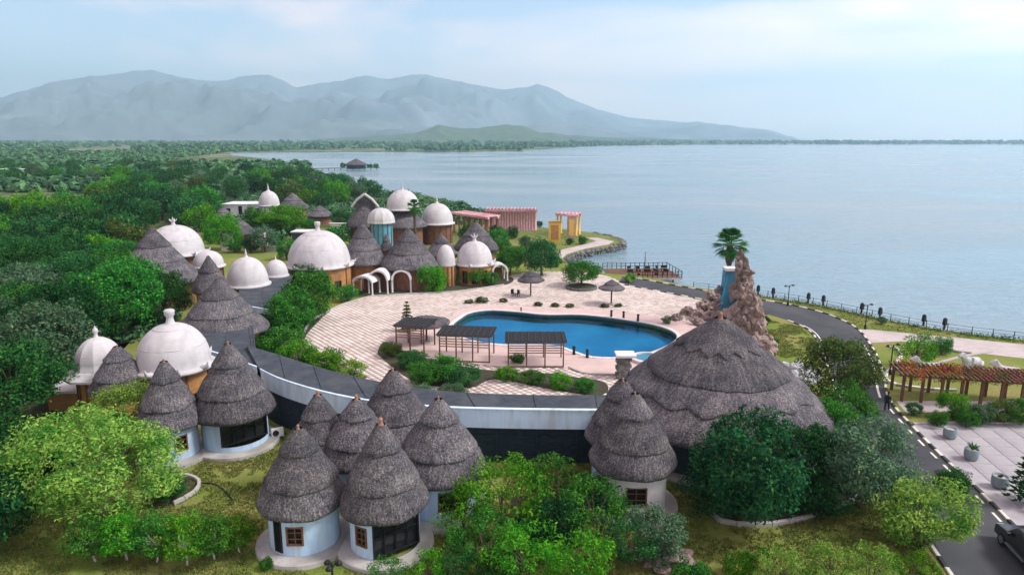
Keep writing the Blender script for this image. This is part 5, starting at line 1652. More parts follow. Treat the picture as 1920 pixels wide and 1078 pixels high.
parasol('large low thatched parasol behind the leftmost pergola', 800, 640, 593, 608, 44)

# ---- round stone planter
p = G(1090, 541)
root = thing('stone_planter', 'round stone planter ring on the court under the flat topped tree', 'planter', (p.x, p.y, 0.05))
MB().lathe([(2.5, 0), (2.5, 0.35), (2.4, 0.38), (2.1, 0.36), (2.1, 0.2)], 32, smooth=False).build('ring_wall', M['shore_rock'], root)
MB().lathe([(2.12, 0.26), (1.2, 0.36), (0.0, 0.4)], 24).build('soil', M['soil'], root)

# ---- low dry border plants on the court behind the pool
for k, (x, y, hw) in enumerate([(905, 562, 14), (880, 565, 9), (945, 563, 9), (1010, 570, 9), (1040, 572, 9), (1068, 573, 9), (1135, 573, 9), (1160, 572, 8)]):
    shrub('shrub%d' % (k % 2), x, y, hw, ['widest dry border plant behind the left of the pool', 'leftmost dry border plant behind the pool', 'dry border plant just left of the two black chairs', 'dry border plant below the left parasol', 'dry border plant right below the left parasol',
          'dry border plant below the round planter', 'dry border plant left of the right parasol pole', 'dry border plant right of the right parasol pole'][k], 'leaf_olive', group='dry border plants behind the pool', squash=0.55)
# ---- small conifer by the left pergola
def conifer(label, x, ybase, ytop, hw, leafm, tiers=9, cat='tree', sag=0.25):
    p = G(x, ybase)
    h = zat(p, ytop)
    r = hw * dep(p, h / 2) / FPX
    rng = np.random.default_rng(int(x))
    root = thing('conifer', label, cat, (p.x, p.y, 0))
    MB().tube([(0, 0, 0), (0, 0, h * 0.5), (0, 0, h)], [0.14, 0.09, 0.02], 7).build('trunk', M['trunk'], root)
    Vs = []
    for t in range(tiers):
        f = t / (tiers - 1)
        z = h * (0.12 + 0.86 * f); rr_ = r * (1 - f) ** 0.8 + 0.1
        nbr = 9
        for b in range(nbr):
            a = 2 * PI * b / nbr + t * 0.4
            e = np.array([math.cos(a), math.sin(a), 0]); s_ = np.array([-e[1], e[0], 0])
            for q in range(16):
                u = rng.uniform(0.1, 1)
                P = e * rr_ * u + np.array([0, 0, z - sag * rr_ * u * u + rng.uniform(-0.03, 0.08)]) + s_ * rng.uniform(-0.16, 0.16) * rr_ * u
                d = e * 0.6 + s_ * rng.uniform(-1, 1) + np.array([0, 0, rng.uniform(-0.2, 0.4)]); d /= np.linalg.norm(d)
                n_ = np.cross(d, rng.normal(size=3)); n_ /= np.linalg.norm(n_)
                L_ = 0.13 * r + 0.06
                Vs.append([P - d * L_, P - n_ * L_ * 0.3, P + d * L_, P + n_ * L_ * 0.3])
    V = np.array(Vs).reshape(-1, 3)
    new_obj('crown', np_mesh('crown', V, np.arange(len(V)).reshape(-1, 4), M[leafm], 4), root)
    return root
conifer('small pyramid conifer behind the leftmost pergola', 764, 622, 566, 15, 'leaf_olive')
conifer('layered dark conifer cut by the right edge beside the planters', 1924, 945, 832, 36, 'leaf_deep', 8, sag=0.05)

# ---- palms
def palm(label, x, ybase, ycrown, hw, name='fan_palm'):
    p = G(x, ybase)
    hc = zat(p, ycrown)
    r = hw * dep(p, hc) / FPX * 1.3
    root = thing(name, label, 'tree', (p.x, p.y, 0))
    MB().tube([(0.1, 0, 0), (0.05, 0, hc * 0.5), (0, 0, hc - r * 0.2)], [0.34, 0.26, 0.30], 10).build('trunk', M['trunk'], root)
    rng = np.random.default_rng(int(x))
    mbk = MB()
    mbk.lathe([(0.30, hc - r * 1.05), (0.55, hc - r * 0.7), (0.45, hc - r * 0.2), (0.2, hc)], 12)
    mbk.build('dead_leaf_skirt', M['trunk'], root)
    for k in range(52):
        el = rng.uniform(-0.85, 1.5); az = k * 2.4 + rng.uniform(-0.2, 0.2)
        d = Vector((math.cos(az) * math.cos(el), math.sin(az) * math.cos(el), math.sin(el)))
        side = d.cross(Vector((0, 0, 1)))
        if side.length < 0.05: side = Vector((1, 0, 0))
        side.normalize(); up = side.cross(d)
        c = Vector((0, 0, hc))
        st = c + d * r * 0.50
        mb = MB()
        mb.bar(c, st, 0.05, 0.04)
        nf = 13
        for j in range(nf):
            a = R(-75 + 150 * j / (nf - 1))
            e = d * math.cos(a) + side * math.sin(a)
            L_ = r * 0.52 * (0.75 + 0.25 * math.cos(a))
            w_ = r * 0.03
            q = side * math.cos(a) * w_ - d * math.sin(a) * w_
            m_ = st + e * L_ * 0.6 + up * 0.03
            tip = st + e * L_ + Vector((0, 0, -r * 0.12))
            mb.add([st, m_ - q, tip, m_ + q], [(0, 1, 2, 3)])
        mb.build('frond', M['leaf_dark' if k % 3 else 'leaf_mid'], root)
    return root
palm('tall fan palm rising beside the rock tower', 1359, 610, 458, 29)
palm('small palm standing before the back domes', 779, 472, 388, 13)
palm('lone slim palm on the distant shore by the pier', 567, 338, 313, 5)

# ---- rock tower with blue chute
base = G(1404, 660)
root = thing('rock_tower', 'tall rugged pink brown rock tower beside the big thatched roof', 'rock', (base.x, base.y, 0))
ROCKS = [rock_mesh('boulder', 20 + k, 4, 0.62, M['rock']) for k in range(5)]
def boulder(parent, x, y, z, s, k, sx=1.0, sz=1.0):
    o = new_obj('boulder', ROCKS[k % 5], parent)
    o.location = (x, y, z); o.scale = (s * sx, s, s * sz)
    o.rotation_euler = (random.uniform(-0.4, 0.4), random.uniform(-0.4, 0.4), random.random() * 6.28)
    return o
H_ = zat(base, 470)
k = 0
rnd = random.Random(3)
z = 0.3
while z < H_ - 0.2:
    f = z / H_
    rad_ = 1.8 * (1 - f) ** 0.95 + 0.22
    cx_ = -1.7 * f ** 1.2 + 0.25 * math.sin(z * 1.7)
    m_ = 3 if f < 0.35 else (2 if f < 0.75 else 1)
    for j in range(m_):
        a = j * 2 * PI / m_ + z * 1.9
        rr_ = rad_ * 0.42 if m_ > 1 else 0
        boulder(root, cx_ + math.cos(a) * rr_, math.sin(a) * rr_, z + rnd.uniform(-0.2, 0.2), rad_ * rnd.uniform(0.55, 0.75) if m_ > 1 else rad_ * 0.95, k, sz=rnd.uniform(0.9, 1.5)); k += 1
    z += max(0.45, rad_ * 0.5)
for (x, y, z, s) in [(0.9, -1.2, 0.2, 1.5), (1.6, 0.2, 0.3, 1.3), (-1.2, -1.0, 0.5, 1.4), (-2.2, -0.6, 0.6, 1.2), (-3.2, 0.0, 0.6, 1.1), (0.2, -1.6, 1.4, 1.0), (-2.4, 1.0, 1.6, 1.2), (-1.5, 0.9, 4.3, 1.0), (-1.6, 0.6, 6.6, 0.75)]:
    boulder(root, x, y, z, s, k); k += 1
for (x, y, z, s, sz) in [(-1.15, 0.2, 9.6, 0.42, 2.6), (-1.75, -0.1, 8.9, 0.40, 2.2), (-0.7, 0.1, 7.9, 0.45, 2.4), (-0.2, -0.5, 5.6, 0.55, 2.2), (0.6, -0.3, 3.6, 0.6, 2.0), (-1.9, 0.2, 6.9, 0.5, 2.2)]:
    boulder(root, x, y, z, s, k, sz=sz); k += 1
# blue chute standing against it
pb = G(1352, 640)
root = thing('water_chute', 'blue painted water chute with white lip on the rock tower', 'water slide', (pb.x + 0.1, pb.y - 1.2, 0))
zt_, zb = zat(pb, 503), zat(pb, 562)
mb = MB()
mb.add([(-0.9, -0.7, zb - 2.2), (1.0, -0.7, zb - 2.2), (1.0, 0.7, zb - 2.2), (-0.9, 0.7, zb - 2.2), (-0.6, -0.4, zt_), (1.0, -0.4, zt_), (1.0, 0.7, zt_), (-0.6, 0.7, zt_)],
       [(4, 5, 6, 7), (0, 1, 5, 4), (1, 2, 6, 5), (2, 3, 7, 6), (3, 0, 4, 7)])
mb.build('chute_body', M['pool_blue'], root)
MB().box((0.3, 0.1, zt_ + 0.15), (1.9, 1.5, 0.3)).build('lip', M['coping'], root)
for s in (-1, 1):
    MB().bar((-0.2 + s * 0.75 - 0.35, -0.75, zb - 2.0), (0.33 + s * 0.62, -0.45, zt_), 0.12, 0.25).build('side_rail', M['pool_blue'], root)
MB().box((0.0, -0.2, (zb - 2.2) / 2), (2.0, 1.4, zb - 2.2)).build('footing', M['rock'], root)
for k_, (x, y, z, s) in enumerate([(-1.1, -0.9, zb - 1.6, 0.7), (0.9, -1.0, zb - 1.2, 0.8), (-1.2, -0.3, zb - 0.2, 0.5), (1.2, -0.6, zb + 0.8, 0.6), (1.3, -0.2, zb + 2.2, 0.5), (-0.2, -1.1, zb - 2.0, 0.8), (-1.0, 0.3, zb + 1.3, 0.42)]):
    boulder(root, x, y, z, s, k_ + 1)
# boulders and plants where the pool meets the rocks
for k, (x, y, s, lb) in enumerate([(1290, 590, 0.95, 'brown boulder left of the blue chute by the pool'), (1310, 610, 0.8, 'rounded boulder before the blue chute'), (1268, 600, 0.7, 'pale boulder nearest the pool end'),
        (1330, 600, 1.1, 'big brown boulder at the foot of the rock tower'), (1236, 1052, 0.85, 'pale rock in the lower middle lawn, left of its pair'), (1262, 1060, 0.95, 'pale rock in the lower middle lawn, right of its pair'), (1210, 1043, 0.6, 'small half buried rock beside the pale pair')]):
    p = G(x, y)
    o = new_obj('boulder', ROCKS[k % 5]); o.location = (p.x, p.y, s * 0.3); o.scale = (s, s, s * 0.75); o.rotation_euler = (0.2, 0.1, k * 1.3)
    tag(o, lb, 'rock')

ro = thing('pool_rockery', 'cluster of stacked grey and brown rocks where pool and rock tower meet', 'rockery', tuple(G(1318, 618)))
b0 = G(1318, 618)
for k_, (x, y, z, s) in enumerate([(1310, 598, 0.5, 1.0), (1322, 592, 1.3, 0.9), (1334, 590, 0.6, 1.2), (1340, 588, 1.9, 0.9), (1316, 596, 1.7, 0.6), (1352, 596, 1.0, 1.3), (1330, 588, 2.6, 0.6), (1362, 602, 2.0, 1.2), (1372, 610, 1.0, 1.4)]):
    q_ = G(x, y)
    o = boulder(ro, q_.x - b0.x, q_.y - b0.y, z, s, k_, sz=0.8)
# ---- stone pier beside the pool, next to the small restaurant lobe
p = G(1168, 708)
root = thing('stone_pier', 'squat stone pier with white cap beside the pool and big thatch', 'pillar', (p.x, p.y, 0.05))
for j in range(6):
    for i in range(2):
        MB().box((-0.32 + 0.64 * i + (0.08 if j % 2 else -0.08), 0, 0.22 + 0.36 * j), (0.62, 1.2, 0.34)).build('stone_block', M['shore_rock'], root)
MB().box((0.15, 0, 2.36), (1.9, 1.7, 0.22)).build('cap', M['white'], root)
p = G(1215, 676)
root = thing('pool_steps', 'white curved basin edge at the pool end near the thatch', 'steps', (p.x, p.y, 0.1))
MB().lathe([(1.9, 0), (1.9, 0.3), (1.5, 0.34), (1.5, 0.05)], 28, smooth=False).build('rim', M['coping'], root)
MB().lathe([(1.52, 0.16), (0, 0.16)], 24).build('water', M['pool_blue'], root)

# ---- bollards round the pool
bol = thing('pool_bollard', 'black bollard on the far pool edge, leftmost of three', 'bollard', (0, 0, 0), group='black bollards on the pool edge')
MB().tube([(0, 0, 0), (0, 0, 0.12), (0, 0, 0.7), (0, 0, 0.8)], [0.2, 0.16, 0.14, 0.05], 10).build('shaft', M['black'], bol)
MB().lathe([(0.0, 0.98), (0.16, 0.93), (0.2, 0.84), (0.16, 0.76), (0.05, 0.74)], 12).build('cap', M['black'], bol)
for k, (x, y, lb) in enumerate([(1146, 596, 'black bollard on the far pool edge, leftmost of three'), (1169, 598, 'black bollard on the far pool edge, middle of three'), (1196, 604, 'black bollard on the far pool edge, nearest the rocks'),
        (1076, 666, 'black bollard on the near pool edge beside the right pergola'), (1101, 672, 'black bollard on the near pool edge towards the stone pier'), (977, 585, 'small black bollard behind the pool near its left bend')]):
    o = bol if k == 0 else copy_tree(bol)
    p = G(x, y); o.location = (p.x, p.y, 0.1); o['label'] = lb
    if k == 5: o.scale = (0.6, 0.6, 0.6)

# ---- chair set on the court
def chair(label, x, y, rz):
    p = G(x, y)
    root = thing('garden_chair', label, 'chair', (p.x, p.y, 0.06), rz)
    MB().box((0, 0, 0.45), (0.5, 0.5, 0.05)).build('seat', M['black'], root)
    MB().box((0, 0.25, 0.75), (0.5, 0.05, 0.55)).build('backrest', M['black'], root)
    for sx in (-1, 1):
        for sy in (-1, 1): MB().box((sx * 0.21, sy * 0.21, 0.22), (0.05, 0.05, 0.44)).build('leg', M['black'], root)
chair('black garden chair on the court, left of two', 962, 556, 0.5)
chair('black garden chair on the court, right of two', 970, 557, -0.7)

# ---- lake railing: posts with dark lanterns, rails and a clipped hedge strip
RAILP = smooth_line(gp((1300,540),(1414,553.5),(1531,572),(1676,603),(1793,623),(1921,638),(2060,657)), 2.0)
root = thing('shore_railing', 'low dark railing with many posts along the lake edge of the road', 'railing', (RAILP[0].x, RAILP[0].y, 0))
o0 = RAILP[0]
post_me = MB().tube([(0, 0, 0), (0, 0, 0.95)], 0.05, 6).mesh('post', M['black'])
cap_me = MB().lathe([(0.0, 1.06), (0.08, 1.0), (0.0, 0.93)], 6).mesh('post_cap', M['black'])
for k, p in enumerate(RAILP[:-1]):
    o = new_obj('post', post_me, root); o.location = (p.x - o0.x, p.y - o0.y, 0)
    q = RAILP[k + 1]
    for z in (0.5, 0.9):
        MB().bar((p.x - o0.x, p.y - o0.y, z), (q.x - o0.x, q.y - o0.y, z), 0.035).build('rail', M['black'], root)
hl = smooth_line(gp((1414,556),(1531,574),(1676,606),(1793,626),(1921,641),(2060,660)), 0.25)
rng = np.random.default_rng(8)
cs = [np.array([p.x + rng.uniform(-0.25, 0.25), p.y + rng.uniform(-0.2, 0.2), 0.28]) for p in hl]
V, T = leaf_cloud(rng, cs, [0.38] * len(cs), 190, 0.16)
hed = thing('clipped_hedge', 'low dark clipped hedge strip along the lake railing', 'hedge', (0, 0, 0))
new_obj('foliage', np_mesh('foliage', V, T, M['leaf_deep'], 4), hed)
lan = thing('railing_lantern', 'x', 'lantern', (0, 0, 0), group='dark lanterns along the lake railing')
MB().box((0, 0, 0.4), (0.22, 0.22, 0.8)).build('pillar', M['black'], lan)
MB().box((0, 0, 1.2), (0.5, 0.5, 0.95), taper=0.8).build('lamp_box', M['black'], lan)
MB().lathe([(0.36, 1.68), (0.33, 1.72), (0.0, 1.9)], 4, smooth=False).build('lid', M['black'], lan)
for k, (x, y) in enumerate([(1421, 553), (1449, 558), (1515, 568), (1543, 573), (1615, 588), (1649, 597), (1731, 611), (1770, 618)]):
    o = lan if k == 0 else copy_tree(lan)
    p = G(x, y); o.location = (p.x, p.y, 0); o.rotation_euler = (0, 0, 0.4); o.scale = (0.82, 0.82, 0.82)
    o['label'] = ['%s dark lantern from the rock tower along the lake railing' % w for w in ('first', 'second', 'third', 'fourth', 'fifth', 'sixth', 'seventh', 'eighth')][k]

# ---- street lamps
def lamp(label, x, ybase, ytop, arms=2, spread=0.7):
    p = G(x, ybase)
    h = zat(p, ytop)
    root = thing('street_lamp', label, 'lamp', tuple(p), 0.4)
    MB().tube([(0, 0, 0), (0, 0, 0.5), (0, 0, 0.6), (0, 0, h)], [0.16, 0.14, 0.07, 0.05], 8).build('pole', M['black'], root)
    for s in ((-1, 1) if arms == 2 else (0, 1, 2)):
        a = 0 if arms == 2 else s * 2.09
        e = Vector((s, 0, 0)) if arms == 2 else Vector((math.cos(a), math.sin(a), 0))
        MB().tube([(0, 0, h - 0.3), tuple(e * spread * 0.6 + Vector((0, 0, h + 0.05))), tuple(e * spread + Vector((0, 0, h - 0.02)))], 0.035, 6).build('arm', M['black'], root)
        MB().lathe([(0.0, 0.14), (0.10, 0.10), (0.20, -0.04), (0.17, -0.09), (0.0, -0.12)], 12, c=tuple(e * spread + Vector((0, 0, h - 0.05)))).build('lamp_head', M['black'], root)
lamp('double armed street lamp on the lakeside grass near the rock tower', 1477, 573, 535)
lamp('double armed street lamp where the promenade begins', 1622, 617, 571)
lamp('street lamp in the garden just right of the road bend', 1668, 702, 646)
lamp('garden lamp at the bottom edge below the front huts', 625, 1105, 1056, 3, 0.35)

# ---- flowered garden pergola
p0, p1 = G(1690, 752), G(1990, 775)
root = thing('flower_pergola', 'long timber pergola covered with orange and red flowers', 'pergola', (p0.x, p0.y, 0), math.atan2(p1.y - p0.y, p1.x - p0.x))
ln = (p1 - p0).length
h = zat(p0, 705)
for i in range(9):
    for y in (0, 3.0):
        MB().box((ln * i / 8, y, h / 2), (0.22, 0.22, h)).build('post', M['wood'], root)
for y in (0, 1.5, 3.0):
    MB().box((ln / 2, y, h + 0.09), (ln + 0.8, 0.16, 0.18)).build('beam', M['wood'], root)
nr = 34
for i in range(nr):
    MB().box((-0.3 + (ln + 0.6) * i / (nr - 1), 1.5, h + 0.25), (0.09, 4.2, 0.13)).build('rafter', M['wood'], root)
rng = np.random.default_rng(12)
for (a_, b_, m_, nn) in ((0.02, 0.40, 'flower_orange', 80), (0.28, 1.0, 'flower_red', 150), (0.0, 1.0, 'leaf_olive', 110), (0.1, 1.0, 'leaf_mid', 40)):
    cs = [np.array([ln * rng.uniform(a_, b_), rng.uniform(-0.5, 3.4) ** 1.0, h + rng.uniform(-0.1, 0.4)]) for _ in range(nn)]
    V, T = leaf_cloud(rng, cs, rng.uniform(0.22, 0.5, nn), 230, 0.15)
    new_obj('blossom', np_mesh('blossom', V, T, M[m_], 4), root)

# ---- white animal statues
def statue(label, x, y, rz, s=1.0, lying=False):
    p = G(x, y)
    root = thing('animal_statue', label, 'statue', (p.x, p.y, 0), rz)
    z0 = 0.65 if lying else 1.15
    verts = [(0, 0, z0), (0.75, 0, z0 + 0.08), (-0.75, 0, z0 + 0.02), (1.05, 0, z0 + 0.42), (1.25, 0, z0 + 0.78), (1.55, 0, z0 + 0.72), (1.78, 0, z0 + 0.60)]
    rad = [0.50, 0.42, 0.42, 0.26, 0.22, 0.19, 0.12]
    edges = [(0, 1), (0, 2), (1, 3), (3, 4), (4, 5), (5, 6)]
    def chain(pts, rs, root_i):
        prev = root_i
        for q, r_ in zip(pts, rs):
            verts.append(q); rad.append(r_); edges.append((prev, len(verts) - 1)); prev = len(verts) - 1
    for sy in (-1, 1):
        if lying:
            chain([(0.95, sy * 0.42, 0.30), (1.35, sy * 0.40, 0.14), (0.95, sy * 0.38, 0.10)], [0.17, 0.12, 0.09], 1)
            chain([(-0.70, sy * 0.50, 0.36), (-0.20, sy * 0.55, 0.18), (-0.65, sy * 0.52, 0.10)], [0.24, 0.14, 0.09], 2)
        else:
            chain([(0.80, sy * 0.24, 0.72), (0.78, sy * 0.24, 0.38), (0.84, sy * 0.24, 0.05)], [0.18, 0.11, 0.10], 1)
            chain([(-0.72, sy * 0.26, 0.78), (-0.92, sy * 0.26, 0.42), (-0.84, sy * 0.26, 0.05)], [0.24, 0.12, 0.10], 2)
        chain([(1.22, sy * 0.22, z0 + 1.02)], [0.05], 4)
    chain([(-1.10, 0, z0 - 0.02), (-1.22, 0, z0 - 0.45)], [0.08, 0.05], 2)
    me = bpy.data.meshes.new('body')
    me.from_pydata(verts, edges, [])
    o = new_obj('body', me, root)
    md = o.modifiers.new('skin', 'SKIN')
    for k, sv in enumerate(me.skin_vertices[0].data): sv.radius = (rad[k], rad[k]); sv.use_root = (k == 0)
    o.modifiers.new('sub', 'SUBSURF').levels = 2
    o.modifiers['sub'].render_levels = 2
    me.materials.append(M['statue'])
    root.scale = (s, s, s)
    MB().box((0, 0, 0.03), (2.6, 1.4, 0.1)).build('plinth', M['concrete'], root)
    return root
statue('white animal statue lying nearest the road behind the flower pergola', 1745, 706, PI - 0.1, 1.25, True)
statue('white animal statue standing in the middle of the garden lawn', 1822, 700, PI + 0.2, 1.05)
statue('white animal statue nearest the right edge of the garden lawn', 1895, 712, PI - 0.3, 1.15, True)

# ---- concrete planters
def planter(label, x, y, r, plant_=None):
    p = G(x, y)
    root = thing('concrete_planter', label, 'planter', (p.x, p.y, 0.07), 0.3, 'concrete planters on the pavement')
    MB().lathe([(r * 0.72, 0.0), (r * 0.95, 0.12), (r * 1.05, 0.45), (r * 1.0, 0.75), (r * 1.02, 0.82), (r * 0.86, 0.82), (r * 0.84, 0.66), (0, 0.66)], 24).build('pot', M['planter'], root)
    MB().lathe([(r * 0.85, 0.68), (0, 0.74)], 16).build('soil', M['concrete'], root)
    if plant_:
        rng = np.random.default_rng(int(x))
        mb = MB()
        for k in range(26):
            a = k * 2.4; el = rng.uniform(0.5, 1.4)
            d = Vector((math.cos(a) * math.cos(el), math.sin(a) * math.cos(el), math.sin(el)))
            s_ = d.cross(Vector((0, 0, 1))).normalized() * 0.05
            L_ = plant_ * rng.uniform(0.6, 1.0)
            b_ = Vector((0, 0, 0.7))
            mb.add([b_, b_ + d * L_ * 0.55 - s_, b_ + d * L_ + Vector((0, 0, -0.15 * L_)), b_ + d * L_ * 0.55 + s_], [(0, 1, 2, 3)])
        mb.build('plant', M['leaf_dark'], root)
planter('concrete planter without plant, farthest along the pavement', 1780, 822, 0.48)
planter('concrete planter holding a spiky green plant, middle of three', 1820, 862, 0.48, 0.9)
planter('concrete planter with a stub, nearest the car', 1873, 914, 0.5, 0.3)

# ---- dark off-road car at the right edge
def car(label, x, y, rz):
    p = G(x, y)
    root = thing('parked_car', label, 'car', (p.x, p.y, 0.01), rz)
    M['carpaint'] = mat('black car paint', (0.012, 0.014, 0.018), (0.010, 0.011, 0.014), 2, 0.18, spec=0.6)
    M['chrome'] = mat('brushed trim', (0.45, 0.46, 0.48), (0.35, 0.36, 0.38), 6, 0.3, metal=0.8)
    prof = [(-2.25, 0.42), (-2.32, 0.75), (-2.25, 1.05), (-2.12, 1.10), (-1.85, 1.72), (-1.6, 1.80), (0.25, 1.80), (0.45, 1.74), (1.05, 1.14), (2.05, 1.02), (2.28, 0.88), (2.32, 0.55), (2.25, 0.40)]
    n_ = len(prof)
    mb = MB()
    ys = [(-0.93, 0.94), (-0.86, 1.0), (0.86, 1.0), (0.93, 0.94)]
    vs = []
    for (y_, q) in ys:
        for (x_, z_) in prof:
            yy = y_ * (0.86 if z_ > 1.2 else 1.0)
            vs.append((x_ * (1 if q == 1 else 0.985), yy, 0.42 + (z_ - 0.42) * (1 if q == 1 else 0.97)))
    fs = []
    for a in range(3):
        for k_ in range(n_ - 1):
            fs.append((a * n_ + k_, a * n_ + k_ + 1, (a + 1) * n_ + k_ + 1, (a + 1) * n_ + k_))
    fs += [tuple(range(n_))[::-1], tuple(range(3 * n_, 4 * n_))]
    mb.add(vs, fs)
    mb.build('body', M['carpaint'], root, fix=True)
    for s in (-1, 1):
        for (x0, x1) in ((-1.62, -0.75), (-0.68, 0.15)):
            MB().add([(x0 + (0.1 if x0 > -1 else 0), s * 0.885, 1.16), (x1 + 0.05, s * 0.885, 1.16), (x1 - 0.02, s * 0.815, 1.66), (x0 + 0.06, s * 0.815, 1.66)], [(0, 1, 2, 3) if s < 0 else (3, 2, 1, 0)]).build('side_window', M['glass'], root)
        for x_ in (-1.42, 1.42):
            w_ = new_obj('wheel', MB().tube([(x_, s * 0.72, 0.37), (x_, s * 0.965, 0.37)], 0.37, 22).mesh('wheel', M['black']), root)
            MB().tube([(x_, s * 0.90, 0.37), (x_, s * 0.985, 0.37)], 0.22, 12).build('rim', M['chrome'], w_)
        MB().box((-2.29, s * 0.72, 0.98), (0.08, 0.22, 0.22)).build('tail_light', mat('red lens', (0.25, 0.02, 0.02), rough=0.2), root)
        MB().box((2.22, s * 0.66, 0.86), (0.12, 0.34, 0.16)).build('headlight', M['chrome'], root)
        MB().box((0.62, s * 1.02, 1.2), (0.14, 0.2, 0.16)).build('mirror', M['carpaint'], root)
        MB().box((0.0, s * 0.97, 0.48), (1.9, 0.14, 0.06)).build('side_step', M['chrome'], root)
    MB().add([(-2.14, -0.72, 1.13), (-2.14, 0.72, 1.13), (-1.90, 0.64, 1.66), (-1.90, -0.64, 1.66)], [(3, 2, 1, 0)]).build('rear_window', M['glass'], root)
    MB().add([(1.04, -0.74, 1.17), (1.04, 0.74, 1.17), (0.49, 0.66, 1.73), (0.49, -0.66, 1.73)], [(0, 1, 2, 3)]).build('windscreen', M['glass'], root)
    MB().box((-2.34, 0, 0.62), (0.1, 1.7, 0.2)).build('rear_bumper', M['black'], root)
    MB().box((-2.345, 0, 0.92), (0.02, 0.5, 0.13)).build('number_plate', M['white'], root)
    return root
rd = G(1893, 983) - G(1841, 930)
car('black off road car on the road cut by the lower right corner', 1935, 1052, math.atan2(rd.y, rd.x) + PI)

# ---- person walking on the road
def person(label, x, y, rz):
    p = G(x, y)
    root = thing('person', label, 'person', (p.x, p.y, 0.01), rz)
    def skin(name, verts, edges, rad, m, parent):
        me = bpy.data.meshes.new(name)
        me.from_pydata(verts, edges, [])
        o = new_obj(name, me, parent)
        o.modifiers.new('skin', 'SKIN')
        for k_, sv in enumerate(me.skin_vertices[0].data): sv.radius = (rad[k_], rad[k_] * 0.85); sv.use_root = (k_ == 0)
        sb = o.modifiers.new('sub', 'SUBSURF'); sb.levels = 2; sb.render_levels = 2
        me.materials.append(m)
        return o
    M['skin'] = mat('brown skin', (0.16, 0.09, 0.06), rough=0.6)
    M['darkcloth'] = mat('dark cloth', (0.022, 0.025, 0.032), (0.015, 0.016, 0.022), 8, 0.9)
    M['shirt'] = mat('dark blue cloth', (0.025, 0.035, 0.06), (0.016, 0.022, 0.04), 8, 0.9)
    V_ = [(0, 0, 0.95), (0, 0, 1.15), (0, 0, 1.40), (0, 0, 1.50), (0, 0.02, 1.58), (0, 0.03, 1.72),
          (0.10, 0, 0.90), (0.11, 0.16, 0.50), (0.11, 0.10, 0.09), (0.11, 0.24, 0.04), (-0.10, 0, 0.90), (-0.11, -0.06, 0.49), (-0.11, -0.28, 0.14), (-0.11, -0.20, 0.04),
          (0.19, 0, 1.40), (0.25, -0.12, 1.14), (0.25, -0.06, 0.90), (0.25, 0.0, 0.80), (-0.19, 0, 1.40), (-0.25, 0.06, 1.13), (-0.24, 0.20, 0.93), (-0.24, 0.26, 0.85)]
    E_ = [(0, 1), (1, 2), (2, 3), (3, 4), (4, 5), (0, 6), (6, 7), (7, 8), (8, 9), (0, 10), (10, 11), (11, 12), (12, 13), (2, 14), (14, 15), (15, 16), (16, 17), (2, 18), (18, 19), (19, 20), (20, 21)]
    r_ = [0.135, 0.135, 0.15, 0.065, 0.085, 0.085, 0.10, 0.07, 0.045, 0.04, 0.10, 0.07, 0.045, 0.04, 0.07, 0.05, 0.036, 0.035, 0.07, 0.05, 0.036, 0.035]
    skin('body', V_, E_, r_, M['skin'], root)
    idx = [0, 6, 7, 8, 10, 11, 12]
    skin('trousers', [V_[i] for i in idx], [(0, 1), (1, 2), (2, 3), (0, 4), (4, 5), (5, 6)], [0.155, 0.12, 0.09, 0.075, 0.12, 0.09, 0.075], M['darkcloth'], root)
    idx = [1, 0, 2, 14, 15, 16, 18, 19, 20]
    skin('shirt', [V_[i] for i in idx], [(0, 1), (0, 2), (2, 3), (3, 4), (4, 5), (2, 6), (6, 7), (7, 8)], [0.16, 0.165, 0.175, 0.09, 0.07, 0.055, 0.09, 0.07, 0.055], M['shirt'], root)
    MB().lathe([(0.0, 1.84), (0.07, 1.82), (0.105, 1.75), (0.1, 1.68), (0.07, 1.66)], 14, c=(0, -0.0, 0)).build('hair', M['black'], root)
    return root
person('person in dark clothes walking on the road by the flower pergola', 1662, 771, PI * 0.75)

# ---- lakeside deck with railing and benches
p0 = G(1150, 521); p1 = G(1279, 519)
root = thing('lake_deck', 'wooden deck over the water with dark railing and seats', 'deck', (p0.x, p0.y, -0.2), math.atan2(p1.y - p0.y, p1.x - p0.x))
ln = (p1 - p0).length
wd = 9.0
for i in range(26):
    MB().box((ln / 2, wd * (i + 0.5) / 26, 0.0), (ln, wd / 26 - 0.04, 0.12)).build('plank', M['wood'], root)
MB().box((ln / 2, -0.06, -0.12), (ln, 0.1, 0.3)).build('edge_beam', M['concrete'], root)
for i in range(6):
    for y in (0.5, wd - 0.5): MB().tube([(ln * (i + 0.3) / 6, y, -2.5), (ln * (i + 0.3) / 6, y, -0.1)], 0.14, 8).build('pile', M['trunk'], root)
for i in range(15):
    for y in (0.15, wd - 0.15):
        if y < 1 and i < 3: continue
        MB().box((ln * i / 14, y, 0.6), (0.1, 0.1, 1.2)).build('rail_post', M['black'], root)
for y in (0.15, wd - 0.15):
    for z in (0.55, 1.1):
        MB().box((ln * (0.6 if y < 1 else 0.5), y, z), (ln * (0.8 if y < 1 else 1.0), 0.07, 0.07)).build('rail', M['black'], root)
for y in np.linspace(0.15, wd - 0.15, 6):
    MB().box((ln - 0.02, y, 0.6), (0.1, 0.1, 1.2)).build('rail_post', M['black'], root)
MB().box((ln - 0.02, wd / 2, 1.1), (0.07, wd, 0.07)).build('rail', M['black'], root)
MB().tube([(ln * 0.62, wd * 0.8, 0), (ln * 0.62, wd * 0.8, 3.4)], [0.16, 0.10], 8).build('mast', M['planter'], root)
Mx = Matrix.Translation((p0.x, p0.y, -0.14)) @ Matrix.Rotation(math.atan2(p1.y - p0.y, p1.x - p0.x), 4, 'Z')
